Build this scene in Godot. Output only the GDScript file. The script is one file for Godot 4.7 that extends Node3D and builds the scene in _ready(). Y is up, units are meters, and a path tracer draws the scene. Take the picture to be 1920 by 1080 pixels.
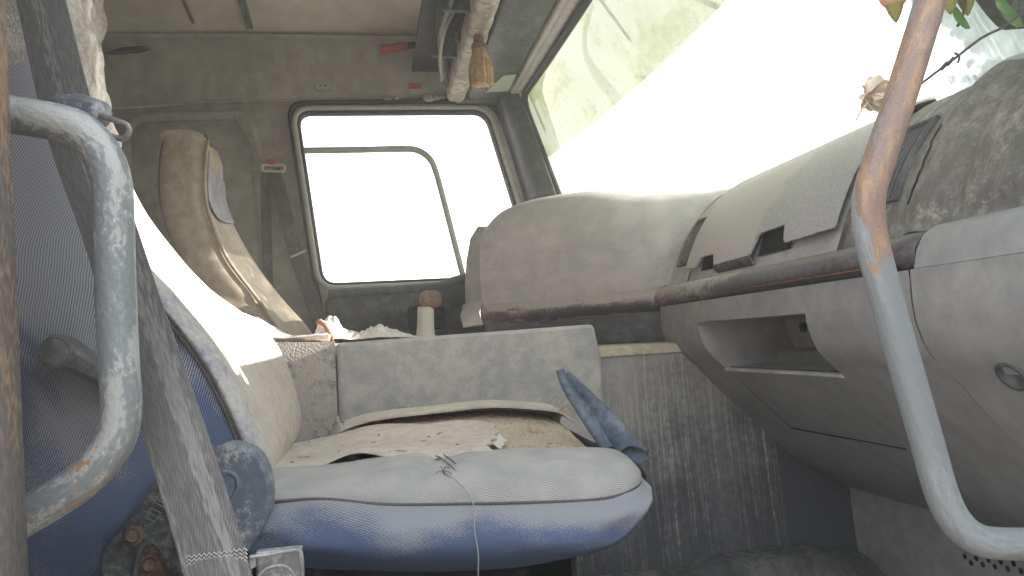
extends Node3D
# A truck cab seen through its open passenger door. x runs forward, y up, -z across the cab to the driver's side; metres.

var ORG := Vector3.ZERO
var used := {}
var M := {}

func _ready():
	# camera: held at the open door, turned a little forward, tilted up and rolled
	var cam := Camera3D.new()
	cam.name = "camera"
	cam.position = Vector3(0, 1.75, 0)
	cam.rotation_degrees = Vector3(3.9, -10.58, -3.44)
	cam.fov = 2.0 * rad_to_deg(atan(540.0 / 1450.0))
	cam.near = 0.02
	cam.far = 400.0
	add_child(cam)
	cam.make_current()
	# sky
	var skm := ProceduralSkyMaterial.new()
	skm.sky_top_color = Color(0.70, 0.75, 0.80)
	skm.sky_horizon_color = Color(0.92, 0.915, 0.90)
	skm.sky_curve = 0.25
	skm.ground_bottom_color = Color(0.46, 0.42, 0.36)
	skm.ground_horizon_color = Color(0.70, 0.67, 0.62)
	skm.sun_angle_max = 1.0
	skm.sky_energy_multiplier = 0.85
	skm.ground_energy_multiplier = 0.85
	var sky := Sky.new()
	sky.sky_material = skm
	var env := Environment.new()
	env.background_mode = Environment.BG_SKY
	env.sky = sky
	env.tonemap_mode = Environment.TONE_MAPPER_LINEAR
	env.tonemap_exposure = 10.0
	# added thin fog that lifts the dark tones, standing in for lens veil
	env.fog_enabled = true
	env.fog_density = 0.02
	env.fog_light_color = Color(0.90, 0.89, 0.87)
	env.sdfgi_enabled = true
	env.ssao_enabled = true
	env.ssil_enabled = true
	var we := WorldEnvironment.new()
	we.name = "environment"
	we.environment = env
	add_child(we)
	# low sun ahead of the truck, a little to the passenger's side
	var sun := DirectionalLight3D.new()
	sun.name = "sun"
	sun.light_energy = 1.6
	sun.light_color = Color(1.0, 0.98, 0.955)
	sun.light_angular_distance = 0.5
	sun.shadow_enabled = true
	add_child(sun)
	sun.look_at_from_position(Vector3(1.0, 0.335, 0.0) * 30.0, Vector3.ZERO)
	make_materials()
	build_setting()
	build_door()
	build_open_door()
	build_added_trailer()
	build_header()
	build_windshield()
	build_dashboard()
	build_engine_cover()
	build_driver_seat()
	build_passenger_seat()
	build_belts()
	build_handles()
	build_small_things()

# ---------------------------------------------------------------- nodes
func numbered(called: String) -> String:
	if not used.has(called):
		used[called] = 0
		return called
	used[called] += 1
	return "%s_%03d" % [called, used[called]]

func thing(called: String, label: String, category: String, at: Vector3, group := "") -> Node3D:
	var o := Node3D.new()
	o.name = numbered(called)
	add_child(o)
	o.position = at
	o.set_meta("label", label)
	o.set_meta("category", category)
	if group != "":
		o.set_meta("group", group)
	ORG = at
	return o

func part(called: String, st: SurfaceTool, m: Material, parent: Node, label := "") -> MeshInstance3D:
	st.generate_normals()
	var mi := MeshInstance3D.new()
	mi.mesh = st.commit()
	mi.material_override = m
	mi.name = called
	parent.add_child(mi, true)
	if label != "":
		mi.set_meta("label", label)
	return mi

func structure(called: String, st: SurfaceTool, m: Material) -> MeshInstance3D:
	var o := part(called, st, m, self)
	o.set_meta("kind", "structure")
	return o

# ---------------------------------------------------------------- shapes
func mb() -> SurfaceTool:
	var st := SurfaceTool.new()
	st.begin(Mesh.PRIMITIVE_TRIANGLES)
	st.set_smooth_group(0)
	return st

func tri(st: SurfaceTool, a: Vector3, b: Vector3, c: Vector3, ua := Vector2.ZERO, ub := Vector2.ZERO, uc := Vector2.ZERO):
	st.set_uv(ua); st.add_vertex(a - ORG)
	st.set_uv(ub); st.add_vertex(b - ORG)
	st.set_uv(uc); st.add_vertex(c - ORG)

func quad(st: SurfaceTool, a: Vector3, b: Vector3, c: Vector3, d: Vector3, ua: Vector2, ub: Vector2, uc: Vector2, ud: Vector2):
	tri(st, a, b, c, ua, ub, uc)
	tri(st, a, c, d, ua, uc, ud)

# a sheet through rows of points; uv runs 0..1 both ways (norm) or in metres
func surf(st: SurfaceTool, rows: Array, norm := true, closed := false, uvbox := Rect2(0, 0, 1, 1)):
	var m := rows.size()
	var n: int = rows[0].size()
	var us := [0.0]
	var vs := [0.0]
	var mid: Array = rows[m / 2]
	for j in range(1, n + (1 if closed else 0)):
		us.append(us[-1] + (mid[j % n] as Vector3).distance_to(mid[j - 1]))
	for i in range(1, m):
		vs.append(vs[-1] + (rows[i][n / 2] as Vector3).distance_to(rows[i - 1][n / 2]))
	var su: float = 1.0 / maxf(us[-1], 1e-6) if norm else 1.0
	var sv: float = 1.0 / maxf(vs[-1], 1e-6) if norm else 1.0
	for i in m - 1:
		for j in n - (0 if closed else 1):
			var k := (j + 1) % n
			var a := uvbox.position + uvbox.size * Vector2(us[j] * su, vs[i] * sv)
			var b := uvbox.position + uvbox.size * Vector2(us[j + 1] * su, vs[i] * sv)
			var c := uvbox.position + uvbox.size * Vector2(us[j + 1] * su, vs[i + 1] * sv)
			var d := uvbox.position + uvbox.size * Vector2(us[j] * su, vs[i + 1] * sv)
			quad(st, rows[i][j], rows[i][k], rows[i + 1][k], rows[i + 1][j], a, b, c, d)

func sheet_normals(rows: Array) -> Array:
	var out := []
	var m := rows.size()
	var n: int = rows[0].size()
	for i in m:
		var r := []
		for j in n:
			var du: Vector3 = rows[i][mini(j + 1, n - 1)] - rows[i][maxi(j - 1, 0)]
			var dv: Vector3 = rows[mini(i + 1, m - 1)][j] - rows[maxi(i - 1, 0)][j]
			r.append(du.cross(dv).normalized())
		out.append(r)
	return out

# a sheet of thickness t grown against its normals
func shell(st: SurfaceTool, rows: Array, t: float, norm := true, uvbox := Rect2(0, 0, 1, 1)):
	var ns := sheet_normals(rows)
	var back := []
	for i in rows.size():
		var r := []
		for j in rows[0].size():
			r.append(rows[i][j] - ns[i][j] * t)
		back.append(r)
	surf(st, rows, norm, false, uvbox)
	st.set_smooth_group(1)
	surf(st, back, norm, false, uvbox)
	st.set_smooth_group(2)
	var m := rows.size() - 1
	var n: int = rows[0].size() - 1
	for e in [[rows[0], back[0]], [rows[m], back[m]], [col(rows, 0), col(back, 0)], [col(rows, n), col(back, n)]]:
		surf(st, e, norm, false, uvbox)
	st.set_smooth_group(0)

func col(rows: Array, j: int) -> Array:
	var c := []
	for r in rows:
		c.append(r[j])
	return c

func spline(p: Array, per := 6, closed := false) -> Array:
	var out := []
	var n := p.size()
	for i in n - (0 if closed else 1):
		var a = p[(i - 1 + n) % n] if closed else p[maxi(i - 1, 0)]
		var b = p[i]
		var c = p[(i + 1) % n]
		var d = p[(i + 2) % n] if closed else p[mini(i + 2, n - 1)]
		for k in per:
			out.append(b.cubic_interpolate(c, a, d, float(k) / per))
	if not closed:
		out.append(p[n - 1])
	return out

# smooth value through the points (xs, ys), xs rising
func along(xs: Array, ys: Array, x: float) -> float:
	var n := xs.size()
	if x <= xs[0]:
		return ys[0]
	if x >= xs[n - 1]:
		return ys[n - 1]
	var i := 0
	while x > xs[i + 1]:
		i += 1
	var a := maxi(i - 1, 0)
	var d := mini(i + 2, n - 1)
	var s: float = xs[i + 1] - xs[i]
	var mi: float = (ys[i + 1] - ys[a]) / maxf(xs[i + 1] - xs[a], 1e-6) * s
	var mj: float = (ys[d] - ys[i]) / maxf(xs[d] - xs[i], 1e-6) * s
	var t: float = (x - xs[i]) / s
	var t2 := t * t
	var t3 := t2 * t
	return (2 * t3 - 3 * t2 + 1) * ys[i] + (t3 - 2 * t2 + t) * mi + (-2 * t3 + 3 * t2) * ys[i + 1] + (t3 - t2) * mj

func tube(st: SurfaceTool, p: Array, r, sides := 12, caps := true, norm := true):
	var n := p.size()
	var rows := []
	var t0: Vector3 = (p[1] - p[0]).normalized()
	var u: Vector3 = t0.cross(Vector3.UP if absf(t0.y) < 0.9 else Vector3.RIGHT).normalized()
	for i in n:
		var t: Vector3 = (p[mini(i + 1, n - 1)] - p[maxi(i - 1, 0)]).normalized()
		u = (u - t * u.dot(t)).normalized()
		var w := t.cross(u)
		var rr: float = r[i] if r is Array else r
		var ring_ := []
		for k in sides:
			var a := TAU * k / sides
			ring_.append(p[i] + (u * cos(a) + w * sin(a)) * rr)
		rows.append(ring_)
	surf(st, rows, norm, true)
	if caps:
		st.set_smooth_group(3)
		for e in [0, n - 1]:
			for k in sides:
				tri(st, p[e], rows[e][k], rows[e][(k + 1) % sides])
		st.set_smooth_group(0)

func poly_inset(p: PackedVector2Array, d: float) -> PackedVector2Array:
	var n := p.size()
	var area := 0.0
	for i in n:
		area += p[i].cross(p[(i + 1) % n])
	var s := 1.0 if area > 0 else -1.0
	var out := PackedVector2Array()
	for i in n:
		var e1 := (p[i] - p[(i - 1 + n) % n]).normalized()
		var e2 := (p[(i + 1) % n] - p[i]).normalized()
		var n1 := Vector2(-e1.y, e1.x) * s
		var n2 := Vector2(-e2.y, e2.x) * s
		var b := (n1 + n2)
		b = b / maxf(b.length_squared() * 0.5, 0.35)
		out.append(p[i] + b * d)
	return out

# flat piece cut to an outline, its front edge rounded by bevel; grows along ux x uy
func plate(st: SurfaceTool, p: PackedVector2Array, o: Vector3, ux: Vector3, uy: Vector3, thick: float, bevel := 0.0, uvs := 1.0):
	var nn := ux.cross(uy).normalized()
	var layers := [[0.0, 0.0], [0.0, thick - bevel]]
	if bevel > 0.0:
		layers.append([bevel * 0.3, thick - bevel * 0.3])
		layers.append([bevel, thick])
	var rows := []
	for l in layers:
		var r := []
		for q in poly_inset(p, l[0]):
			r.append(o + ux * q.x + uy * q.y + nn * l[1])
		rows.append(r)
	st.set_smooth_group(0 if bevel > 0.0 else -1)
	surf(st, rows, false, true)
	st.set_smooth_group(4)
	for face in [0, layers.size() - 1]:
		var f := poly_inset(p, layers[face][0])
		var ix := Geometry2D.triangulate_polygon(f)
		for k in range(0, ix.size(), 3):
			var v := []
			for q in 3:
				v.append(f[ix[k + q]])
			tri(st, o + ux * v[0].x + uy * v[0].y + nn * layers[face][1], o + ux * v[1].x + uy * v[1].y + nn * layers[face][1], o + ux * v[2].x + uy * v[2].y + nn * layers[face][1], v[0] * uvs, v[1] * uvs, v[2] * uvs)
	st.set_smooth_group(0)

func rrect(w: float, h: float, r: float, seg := 5) -> PackedVector2Array:
	return round_corners(PackedVector2Array([Vector2(-w / 2, -h / 2), Vector2(w / 2, -h / 2), Vector2(w / 2, h / 2), Vector2(-w / 2, h / 2)]), r, seg)

func round_corners(p: PackedVector2Array, r: float, seg := 5) -> PackedVector2Array:
	var out := PackedVector2Array()
	var n := p.size()
	for i in n:
		var a := p[(i - 1 + n) % n]
		var b := p[i]
		var c := p[(i + 1) % n]
		var ra := minf(r, minf(a.distance_to(b), b.distance_to(c)) * 0.48)
		var s := b + (a - b).normalized() * ra
		var e := b + (c - b).normalized() * ra
		for k in seg + 1:
			var t := float(k) / seg
			out.append(s.lerp(b, t).lerp(b.lerp(e, t), t))
	return out

func circle(r: float, seg := 20) -> PackedVector2Array:
	var p := PackedVector2Array()
	for k in seg:
		p.append(Vector2.from_angle(TAU * k / seg) * r)
	return p

# closed moulding round an outline: profile holds [outward offset, height]
func ring(st: SurfaceTool, outline: PackedVector2Array, profile: Array, o: Vector3, ux: Vector3, uy: Vector3):
	var nn := ux.cross(uy).normalized()
	var rows := []
	for q in profile:
		var r := []
		for v in poly_inset(outline, -q[0]):
			r.append(o + ux * v.x + uy * v.y + nn * q[1])
		rows.append(r)
	surf(st, rows, false, true)

func block(st: SurfaceTool, lo: Vector3, hi: Vector3, bevel := 0.0):
	var s := hi - lo
	plate(st, rrect(s.x, s.y, maxf(bevel, 0.0005), 3 if bevel > 0 else 1), Vector3((lo.x + hi.x) / 2, (lo.y + hi.y) / 2, lo.z), Vector3.RIGHT, Vector3.UP, s.z, bevel)

func lathe(st: SurfaceTool, o: Vector3, axis: Vector3, prof: Array, sides := 20):
	var u := axis.cross(Vector3.UP if absf(axis.y) < 0.9 else Vector3.RIGHT).normalized()
	var w := axis.cross(u)
	var rows := []
	for q in prof:
		var r := []
		for k in sides:
			var a := TAU * k / sides
			r.append(o + axis * q[1] + (u * cos(a) + w * sin(a)) * q[0])
		rows.append(r)
	surf(st, rows, true, true)

func v2(a: Array) -> PackedVector2Array:
	var p := PackedVector2Array()
	for q in a:
		p.append(Vector2(q[0], q[1]))
	return p

func v3(a: Array, z: float) -> Array:
	var p := []
	for q in a:
		p.append(Vector3(q[0], q[1], z if q.size() < 3 else q[2]))
	return p

# ---------------------------------------------------------------- materials
func nz(sd: int, freq: float, oct: int, w: int, h: int, kind := FastNoiseLite.TYPE_SIMPLEX_SMOOTH) -> PackedByteArray:
	var f := FastNoiseLite.new()
	f.seed = sd
	f.noise_type = kind
	f.frequency = freq
	f.fractal_type = FastNoiseLite.FRACTAL_FBM if oct > 1 else FastNoiseLite.FRACTAL_NONE
	f.fractal_octaves = oct
	var im := f.get_seamless_image(w, h)
	im.convert(Image.FORMAT_L8)
	return im.get_data()

func picture(w: int, h: int, fn: Callable) -> ImageTexture:
	var d := PackedByteArray()
	d.resize(w * h * 4)
	var k := 0
	for y in h:
		for x in w:
			var c: Color = fn.call(x, y, y * w + x)
			d[k] = clampi(int(c.r * 255.0), 0, 255)
			d[k + 1] = clampi(int(c.g * 255.0), 0, 255)
			d[k + 2] = clampi(int(c.b * 255.0), 0, 255)
			d[k + 3] = clampi(int(c.a * 255.0), 0, 255)
			k += 4
	return ImageTexture.create_from_image(Image.create_from_data(w, h, false, Image.FORMAT_RGBA8, d))

func grey_picture(w: int, h: int, d: PackedByteArray) -> ImageTexture:
	return ImageTexture.create_from_image(Image.create_from_data(w, h, false, Image.FORMAT_L8, d))

func sm(a: float, b: float, x: float) -> float:
	return smoothstep(a, b, x)

func plain(c: Color, rough := 0.7, metal := 0.0) -> StandardMaterial3D:
	var m := StandardMaterial3D.new()
	m.albedo_color = c
	m.roughness = rough
	m.metallic = metal
	return m

func skin(t: Texture2D, rough: float, tri_size := 0.0, bump: Texture2D = null, bump_cm := 0.0) -> StandardMaterial3D:
	var m := StandardMaterial3D.new()
	m.albedo_texture = t
	m.roughness = rough
	if tri_size > 0.0:
		m.uv1_triplanar = true
		m.uv1_world_triplanar = true
		m.uv1_scale = Vector3.ONE / tri_size
	if bump:
		m.heightmap_enabled = true
		m.heightmap_texture = bump
		m.heightmap_scale = bump_cm
	return m

# moulded plastic or lining under a film of dust: patches, fine grain, scratches, run marks
func dusty(sd: int, base: Color, dust: Color, cover: float, soft: float, marks: int, runs: int, size := 768, grain := 0.06) -> ImageTexture:
	var a := nz(sd, 2.6 / size, 5, size, size)
	var b := nz(sd + 1, 14.0 / size, 4, size, size)
	var g := nz(sd + 2, 0.35, 2, size, size)
	var h := nz(sd + 3, 60.0 / size, 3, size, size)
	var rng := RandomNumberGenerator.new()
	rng.seed = sd
	var extra := PackedFloat32Array()
	extra.resize(size * size)
	for k in marks:
		var p := Vector2(rng.randf() * size, rng.randf() * size)
		var dir := Vector2.from_angle(rng.randf() * TAU)
		var amp := rng.randf_range(-0.35, 0.4)
		var bend := rng.randf_range(-0.02, 0.02)
		for s in rng.randi_range(10, 70):
			p += dir
			dir = dir.rotated(bend)
			extra[posmod(int(p.y), size) * size + posmod(int(p.x), size)] += amp
	for k in runs:
		var x := rng.randf() * size
		var y := rng.randf() * size
		var amp2 := rng.randf_range(-0.25, 0.45)
		var wdt := rng.randi_range(1, 5)
		var ln := rng.randi_range(40, 260)
		for s in ln:
			x += rng.randf_range(-0.35, 0.35)
			for w in wdt:
				extra[posmod(int(y + s), size) * size + posmod(int(x) + w, size)] += amp2 * (1.0 - absf(2.0 * w / wdt - 0.8) * 0.4) * (b[(posmod(int(y + s), size)) * size + posmod(int(x), size)] / 255.0)
	return picture(size, size, func(x, y, i):
		var v: float = a[i] / 255.0 * 0.42 + b[i] / 255.0 * 0.33 + h[i] / 255.0 * 0.25
		var t := clampf(sm(1.0 - cover - soft, 1.0 - cover + soft, v) + extra[i] * 0.5, 0.0, 1.0)
		var c := base.lerp(dust, t)
		var n: float = (g[i] / 255.0 - 0.5) * grain + (b[i] / 255.0 - 0.5) * 0.05
		return Color(c.r + n, c.g + n, c.b + n))

# twill cloth, dust lying on the ribs where dusted(u, v) says, its edge broken up by the weave
func twill(w: int, h: int, sd: int, pitch: float, blue: Color, dark: Color, dust: Color, dusted: Callable) -> ImageTexture:
	var a := nz(sd, 4.0 / w, 4, w, h)
	var b := nz(sd + 1, 0.12, 3, w, h)
	var f := nz(sd + 2, 0.5, 1, w, h)
	return picture(w, h, func(x, y, i):
		var wob: float = a[i] / 255.0 * 6.0
		var s: float = 0.5 + 0.5 * sin((x * 0.62 + y + wob) * TAU / pitch)
		var cross: float = 0.5 + 0.5 * sin((x * 1.3 - y * 0.5) * TAU / pitch * 1.15)
		var rib := s * 0.75 + cross * 0.25
		var c := dark.lerp(blue, sm(0.15, 0.75, rib))
		var q: float = dusted.call(float(x) / w, float(y) / h) + (a[i] / 255.0 - 0.5) * 0.75 + (b[i] / 255.0 - 0.5) * 0.5
		var t := sm(0.35, 0.8, q + (rib - 0.5) * 0.55)
		c = c.lerp(dust, t * (0.30 + 0.70 * rib))
		var n: float = (f[i] / 255.0 - 0.5) * 0.09
		return Color(c.r + n, c.g + n, c.b + n))

func make_materials():
	var fine := grey_picture(512, 512, nz(6, 0.25, 3, 512, 512))
	var crust := grey_picture(512, 512, nz(7, 0.03, 5, 512, 512))
	var lumps := grey_picture(512, 512, nz(8, 0.09, 3, 512, 512))
	# dash plastics
	M.dash = skin(dusty(11, Color(0.59, 0.585, 0.59), Color(0.695, 0.678, 0.672), 0.55, 0.25, 420, 30), 0.62, 0.9, fine, 0.02)
	# the lid: settled dust on one half, the other half wiped back to bare plastic
	var la := nz(16, 0.005, 5, 768, 768)
	var lb := nz(17, 0.06, 4, 768, 768)
	var lc := nz(18, 0.4, 2, 768, 768)
	M.dash_lid = skin(picture(768, 768, func(x, y, i):
		var q: float = la[i] / 255.0
		var r: float = lb[i] / 255.0
		var wiped := sm(0.47, 0.60, float(x) / 768.0 + (q - 0.5) * 0.25 - float(y) / 768.0 * 0.30 + (r - 0.5) * 0.06 + 0.02)
		var c := Color(0.69, 0.672, 0.665).lerp(Color(0.60, 0.60, 0.615), wiped * (0.5 + 0.5 * q))
		c = c.lerp(Color(0.74, 0.725, 0.71), wiped * sm(0.55, 0.9, r) * 0.35)
		var n: float = (lc[i] / 255.0 - 0.5) * 0.06 + (r - 0.5) * 0.06
		return Color(c.r + n, c.g + n, c.b + n)), 0.6)
	M.dash_low = skin(dusty(12, Color(0.525, 0.522, 0.525), Color(0.60, 0.592, 0.588), 0.45, 0.35, 260, 60), 0.6, 0.8, fine, 0.02)
	M.dash_rough = skin(dusty(13, Color(0.40, 0.39, 0.375), Color(0.66, 0.64, 0.61), 0.42, 0.16, 260, 60), 0.72, 0.42, crust, 0.35)
	M.dash_dark = skin(dusty(14, Color(0.27, 0.27, 0.285), Color(0.50, 0.49, 0.47), 0.40, 0.25, 60, 60), 0.6, 0.5, fine, 0.02)
	M.black = skin(dusty(15, Color(0.10, 0.10, 0.11), Color(0.30, 0.29, 0.28), 0.3, 0.2, 40, 10, 512), 0.65, 0.3)
	M.slat = plain(Color(0.44, 0.44, 0.45), 0.6)
	M.hole = plain(Color(0.03, 0.03, 0.03), 0.9)  # near black, colours the shade inside holes and gaps
	M.rubber = plain(Color(0.13, 0.135, 0.15), 0.55)
	# dash trim strip: dark film of paint worn grey, dust caked along its upper half
	var ta := nz(21, 0.006, 5, 1024, 256)
	var tb := nz(22, 0.05, 4, 1024, 256)
	for wiped in [true, false]:
		M["trim" if wiped else "trim_far"] = skin(picture(1024, 256, func(x, y, i):
			var v: float = ta[i] / 255.0
			var q: float = v + (tb[i] / 255.0 - 0.5) * 0.5
			var lay: float = 0.5 + 0.5 * cos((float(y) / 256.0 - 0.30) * TAU)
			var t := sm(0.24, 0.72, q * 0.42 + lay * 0.60)
			if wiped:
				t *= 1.0 - 0.8 * sm(0.33, 0.42, float(x) / 1024.0 + (q - 0.5) * 0.22)
			var c := Color(0.27, 0.25, 0.265).lerp(Color(0.63, 0.60, 0.58), t)
			var n: float = (tb[i] / 255.0 - 0.5) * 0.12
			return Color(c.r + n, c.g + n, c.b + n)), 0.5)
	# carpeted engine cover: dark leather grain, pale run marks, dust scuffed on, right end darkened as painted shade
	var ea := nz(31, 0.004, 5, 1024, 512)
	var eb := nz(32, 0.05, 4, 1024, 512)
	var es := nz(33, 0.3, 2, 1024, 512)
	var rng := RandomNumberGenerator.new()
	rng.seed = 77
	var runs := PackedFloat32Array()
	runs.resize(1024 * 512)
	for k in 190:
		var x := rng.randf_range(330.0, 860.0)
		var y := rng.randf_range(0.0, 200.0)
		var amp := rng.randf_range(0.05, 0.65)
		var wdt := rng.randi_range(1, 4)
		for s in rng.randi_range(60, 420):
			x += rng.randf_range(-0.3, 0.33)
			var yy := int(y + s)
			if yy >= 512:
				break
			for w in wdt:
				var xx := clampi(int(x) + w, 0, 1023)
				runs[yy * 1024 + xx] += amp * (0.3 + eb[yy * 1024 + xx] / 255.0)
	M.engine = skin(picture(1024, 512, func(x, y, i):
		var u := float(x) / 1024.0
		var v := float(y) / 512.0
		var q: float = ea[i] / 255.0 * 0.34 + eb[i] / 255.0 * 0.12 + 0.20 + (0.28 if u < 0.72 else 0.28 - (u - 0.72) * 1.6) - v * 0.42 + 0.20  # dust thins downward; right end darkened in the colour as painted shade
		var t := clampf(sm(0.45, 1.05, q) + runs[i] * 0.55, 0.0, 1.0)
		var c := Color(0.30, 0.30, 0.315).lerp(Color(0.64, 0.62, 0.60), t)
		var n: float = (es[i] / 255.0 - 0.5) * 0.12
		return Color(c.r + n, c.g + n, c.b + n)), 0.75)
	M.engine.heightmap_enabled = true
	M.engine.heightmap_texture = grey_picture(1024, 512, nz(36, 0.13, 2, 1024, 512, FastNoiseLite.TYPE_CELLULAR))
	M.engine.heightmap_scale = 0.12
	M.engine_top = skin(dusty(34, Color(0.60, 0.56, 0.51), Color(0.74, 0.69, 0.62), 0.6, 0.2, 40, 10, 512), 0.85, 0.5, lumps, 0.1)
	M.console = skin(dusty(35, Color(0.64, 0.63, 0.625), Color(0.73, 0.71, 0.69), 0.47, 0.22, 120, 90), 0.7, 0.55, fine, 0.02)
	M.carpet = skin(dusty(36, Color(0.52, 0.515, 0.52), Color(0.72, 0.69, 0.655), 0.68, 0.16, 500, 0, 512, 0.3), 0.95, 0.3, lumps, 0.1)
	M.mat = skin(dusty(37, Color(0.32, 0.32, 0.325), Color(0.54, 0.525, 0.51), 0.4, 0.3, 80, 20, 512, 0.12), 0.8, 0.4, fine, 0.04)
	# cloth
	var blue := Color(0.365, 0.415, 0.53)
	var deep := Color(0.19, 0.24, 0.37)
	var dust := Color(0.68, 0.655, 0.63)
	M.back_side = skin(twill(1024, 1024, 41, 6.0, blue, deep, dust, func(u, v):
		return 1.42 - v * 1.45 + 0.25 * sin(u * 9.0 + v * 5.0) - 0.15 * sin(v * 23.0 + u * 4.0)), 0.95)
	M.cush_side = skin(twill(1024, 512, 42, 7.0, blue, deep, dust, func(u, v):
		return 1.10 - v * 2.0 - 0.1 * sin(u * 14.0) + 0.45 * sm(0.6, 0.95, u) * (1.0 - v)), 0.95)
	var ba := nz(43, 0.008, 4, 1024, 256)
	var bb := nz(44, 0.4, 2, 1024, 256)
	M.herring = skin(picture(1024, 256, func(x, y, i):
		var tz := absf(fmod(x / 17.0 + ba[i] / 255.0 * 0.5, 2.0) - 1.0) * 7.0
		var s := 0.5 + 0.5 * sin((y + tz + ba[i] / 255.0 * 8.0) * TAU / 6.5)
		var c := Color(0.52, 0.515, 0.52).lerp(Color(0.66, 0.64, 0.625), sm(0.1, 0.8, s * 0.6 + ba[i] / 255.0 * 0.5))
		var n: float = (bb[i] / 255.0 - 0.5) * 0.12
		return Color(c.r + n, c.g + n, c.b + n)), 0.95)
	M.dusty_cloth = skin(dusty(45, Color(0.66, 0.625, 0.59), Color(0.74, 0.70, 0.655), 0.55, 0.25, 420, 0, 768, 0.16), 0.97, 0.35, lumps, 0.06)
	M.foam = skin(dusty(46, Color(0.68, 0.58, 0.48), Color(0.80, 0.73, 0.65), 0.62, 0.12, 200, 0, 512, 0.25), 0.97, 0.14, lumps, 0.4)
	M.headcloth = skin(dusty(47, Color(0.50, 0.485, 0.47), Color(0.68, 0.65, 0.61), 0.5, 0.2, 900, 0, 512, 0.3), 0.95, 0.22, lumps, 0.2)
	M.blue_vinyl = skin(dusty(48, Color(0.26, 0.30, 0.36), Color(0.48, 0.50, 0.53), 0.42, 0.2, 260, 20, 512, 0.16), 0.7, 0.2, fine, 0.05)
	M.violet_cloth = skin(dusty(49, Color(0.47, 0.46, 0.55), Color(0.69, 0.67, 0.65), 0.60, 0.15, 400, 0, 512, 0.22), 0.95, 0.14, lumps, 0.08)
	M.driver_cloth = skin(dusty(50, Color(0.56, 0.505, 0.435), Color(0.68, 0.63, 0.555), 0.5, 0.3, 80, 20, 512), 0.92, 0.6)
	M.driver_blue = skin(dusty(51, Color(0.50, 0.49, 0.55), Color(0.62, 0.59, 0.59), 0.5, 0.1, 300, 0, 256, 0.2), 0.92, 0.2)
	M.crumb = plain(Color(0.44, 0.35, 0.27), 0.9)
	M.thread = plain(Color(0.62, 0.60, 0.58), 0.9)
	M.dark_thread = plain(Color(0.36, 0.33, 0.32), 0.9)
	# linings
	M.lining = skin(dusty(61, Color(0.76, 0.735, 0.675), Color(0.81, 0.785, 0.73), 0.5, 0.3, 60, 20), 0.9, 1.3, fine, 0.02)
	M.wall = skin(dusty(62, Color(0.57, 0.555, 0.525), Color(0.65, 0.63, 0.60), 0.45, 0.25, 90, 60), 0.85, 1.0, fine, 0.02)
	M.door_dark = skin(dusty(63, Color(0.26, 0.265, 0.275), Color(0.42, 0.41, 0.40), 0.35, 0.25, 60, 20, 512), 0.7, 0.7)
	M.door_frame = skin(dusty(64, Color(0.68, 0.675, 0.65), Color(0.74, 0.73, 0.70), 0.5, 0.2, 60, 20, 512), 0.5, 0.5)
	M.pillar = skin(dusty(65, Color(0.27, 0.285, 0.285), Color(0.45, 0.44, 0.41), 0.35, 0.2, 40, 20, 512), 0.5, 0.5)
	M.vinyl = skin(dusty(66, Color(0.27, 0.285, 0.285), Color(0.42, 0.42, 0.40), 0.35, 0.25, 120, 20, 512), 0.5, 0.4, crust, 0.08)
	M.rail = skin(dusty(67, Color(0.55, 0.53, 0.48), Color(0.78, 0.75, 0.68), 0.45, 0.08, 120, 40, 512), 0.6, 0.35)
	# painted tubes
	M.tube_grey = tube_paint(71, Color(0.395, 0.41, 0.418), false)
	M.tube_rust = tube_paint(72, Color(0.445, 0.455, 0.46), true)
	M.steel = skin(dusty(73, Color(0.42, 0.42, 0.43), Color(0.62, 0.60, 0.57), 0.4, 0.15, 160, 30, 512), 0.45, 0.12)
	M.steel.metallic = 0.35
	M.hinge = skin(dusty(74, Color(0.34, 0.365, 0.41), Color(0.62, 0.61, 0.59), 0.36, 0.14, 420, 30, 512, 0.1), 0.62, 0.2, fine, 0.03)
	M.bracket = skin(dusty(75, Color(0.25, 0.26, 0.28), Color(0.48, 0.47, 0.45), 0.4, 0.15, 300, 30, 512, 0.1), 0.6, 0.2, fine, 0.04)
	M.rust = skin(dusty(76, Color(0.26, 0.16, 0.12), Color(0.52, 0.33, 0.20), 0.5, 0.15, 60, 40, 512, 0.2), 0.85, 0.15, crust, 0.15)
	M.bolt = skin(dusty(77, Color(0.28, 0.20, 0.18), Color(0.48, 0.38, 0.33), 0.5, 0.15, 30, 0, 256, 0.2), 0.7, 0.06)
	# webbing: fine cross ribs, grey with dust runs
	var wa := nz(81, 0.006, 4, 256, 1024)
	var wb := nz(82, 0.05, 4, 256, 1024)
	M.web = skin(picture(256, 1024, func(x, y, i):
		var rib := 0.5 + 0.5 * sin((y + x * 0.35) * TAU / 5.0)
		var run := sm(0.5, 0.72, wa[posmod(y / 5, 1024) * 256 + x] / 255.0 * 0.75 + wb[i] / 255.0 * 0.3)
		var c := Color(0.32, 0.31, 0.305).lerp(Color(0.43, 0.415, 0.405), rib * 0.5).lerp(Color(0.70, 0.68, 0.65), run * 0.28)
		var n: float = (wb[i] / 255.0 - 0.5) * 0.12
		return Color(c.r + n, c.g + n, c.b + n)), 0.9)
	# glass and the dust baked on it, with painted shade
	M.glass = plain(Color(0.9, 1.0, 0.94, 0.06), 0.02)
	M.glass.transparency = BaseMaterial3D.TRANSPARENCY_ALPHA
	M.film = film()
	# loose things
	M.straw = skin(dusty(91, Color(0.62, 0.49, 0.36), Color(0.76, 0.65, 0.51), 0.5, 0.2, 200, 200, 256, 0.15), 0.85, 0.1)
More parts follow.
